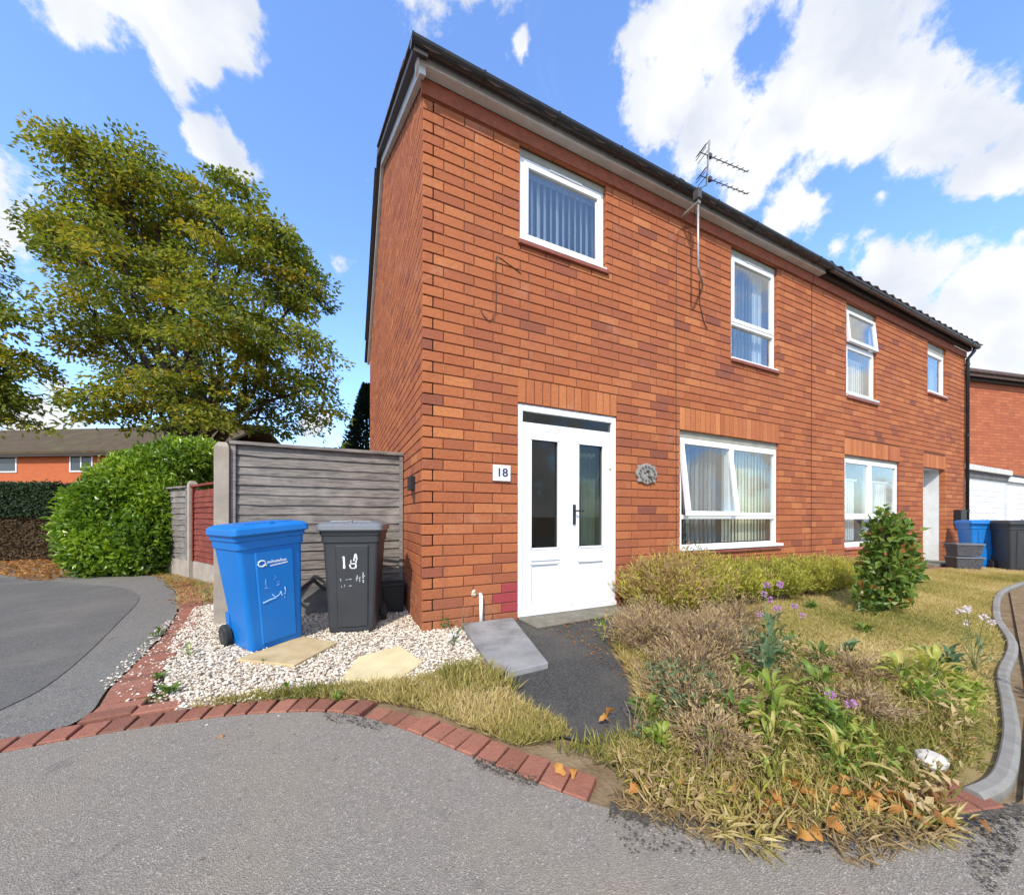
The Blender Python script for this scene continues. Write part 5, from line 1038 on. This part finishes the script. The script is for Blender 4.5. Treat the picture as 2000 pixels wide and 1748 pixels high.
def rock(px,py,s,label,m=STONE,name='stone'):
    x,y=gp(px,py); R=[]
    for i in range(1,6):
        ph=math.pi*i/6; R.append([(s*math.sin(ph)*math.cos(q*.785)*R_.uniform(.8,1.15),s*.8*math.sin(ph)*math.sin(q*.785)*R_.uniform(.8,1.15),s*.5+s*.55*math.cos(ph)*R_.uniform(.9,1.1)) for q in range(8)])
    return tag(MB().loft(R).build(name,m,loc=(x,y,0),smooth=False,bevel=s*.08),label,'stone')
rock(1820,1500,.07,'large white stone among the weeds by the kerb'); rock(1592,1530,.03,'small white stone near the orange leaves'); rock(885,1248,.055,'pale stone leaning at the grey slab corner'); rock(433,1442,.013,'small brown pebble alone on the tarmac',simple('brown stone',(.35,.17,.07),None,9,.8)); rock(405,1418,.008,'tiny white chip on the tarmac beside the edging'); rock(1460,1552,.022,'small white stone beside the strappy clump'); rock(1745,1385,.025,'white stone fragment on the lawn side of the weeds'); rock(545,1400,.007,'white chip lying on the tarmac near the middle')
def fallen(x,y,tn,s=1.):
    o=link('fallen_leaf',getleaf('fallen',LF_FALL)[R_.randrange(3)],None,None,(x,y,.014+R_.uniform(0,.03)),(R_.uniform(-.9,.9),R_.uniform(-.6,.5),R_.uniform(0,6.28))); q=s*R_.uniform(.6,1.15); o.scale=(q,q,q); o['tone']=tn
    return tag(o,'curled orange brown dead leaf lying among the front garden weeds','leaf','dead leaves on the garden edge')
for _ in range(120):
    t=R_.random(); px,py=1480+R_.gauss(130,130),1560+R_.gauss(15,45)
    x,y=gp(px,max(1350,py)); 
    if inpoly(np.array([[x,y]]),GARDEN)[0] or (1.05<x<1.3 and y>-2.95 and y<-2.6): fallen(x,y,min(1,max(0,R_.gauss(.55,.25))),.8)
FLV=[]
for px,py in [(1105,1522),(1120,1530),(1590,1625),(1610,1612),(1505,1615),(1520,1610),(1500,1600),(1625,1600),(1700,1595),(1690,1600),(1540,1640),(1560,1655),(1185,1410),(1190,1420),(1230,1560),(1265,1560)]: x,y=gp(px,py); FLV.append(fallen(x,y,R_.uniform(.5,.9),1.))
for o,lb in zip(FLV,['large orange dead leaf resting on the last brick of the edging','orange dead leaf overlapping the end of the brick edging','curled golden leaf hanging over the tarmac under the strappy clump','upright golden leaf behind the one over the tarmac','dead leaf at the left foot of the strappy clump','folded dead leaf right beside the left foot of the clump','small dead leaf highest of the left clump group','orange dead leaf right of the strappy clump','tan leaf near the front bricks at right','brown leaf beside the tan leaf near the front bricks','pale dead leaf lying furthest out on the tarmac','dead leaf second furthest out on the tarmac','brown leaf on the right border of the black path','second brown leaf on the right border of the black path','dead leaf at the left front corner of the garden','dead leaf just right of the left front corner of the garden']): o['label']=lb; del o['group']
def litter(name,poly,n,label,s=.05,tb=.4):
    P2=scatter(poly,n); P=np.stack([P2[:,0],P2[:,1],NR.uniform(.012,.03,n)],1); Dd=NR.normal(0,1,(n,3)); Dd[:,2]*=.3; Nn=NR.normal(0,.5,(n,3)); Nn[:,2]=1; V,F,t=leaves(P,Dd,Nn,NR.uniform(.6,1.2,n)*s,NR.uniform(.6,1.2,n)*s*.7,np.clip(NR.normal(tb,.25,n),0,1)); o=link(name,fastmesh(name,V,F,t),LF_FALL,kind='stuff'); tag(o,label,'leaf litter')
litter('leaf_litter',[gp(0,1100),gp(110,1095),gp(150,1128),gp(80,1140),gp(0,1125),gp(-300,1115),gp(-300,1100)],2600,'brown leaf litter below the clipped hedge',.07)
litter('leaf_litter',[(-2.4,2.0),(-2.8,3.2),(-3.55,4.9),(-4.6,6.3),(-3.8,5.8),(-2.05,3.05),(-2.1,2.0)],380,'scattered dead leaves along the small fences',.05,.3)
litter('leaf_litter',[(1.0,-.05),(2.25,-.05),(2.2,-.5),(1.5,-.8),(1.2,-1.2),(1.0,-1.6),(.95,-1.2),(1.1,-.7)],420,'dry scraps and dirt along the doorstep and right side of the path',.022,.3)
litter('leaf_litter',GARDEN[9:],1500,'dry leaf fragments between the weeds',.03,.6)
litter('leaf_litter',[(2.8,-2.8),(9,-2.1),(9,-2.7),(3,-3.)],500,'dead leaves outside the curved kerb',.05,.5)
sheet('verge',[(1.62,-2.95),(3.,-2.72),(4.4,-2.42),(8.,-1.65),(11,-1.5),(14,-1.4),(14,-2.2),(9,-2.6),(3.,-3.0)],.0035,SOIL)
sheet('drive',[(8.,-1.45),(13.4,-1.25),(13.4,.2),(10.5,-.0),(10.4,-.5)],.0045,simple('red block drive',(.30,.12,.075),(.38,.16,.10),8,.9))
print('objects',len(S.objects))
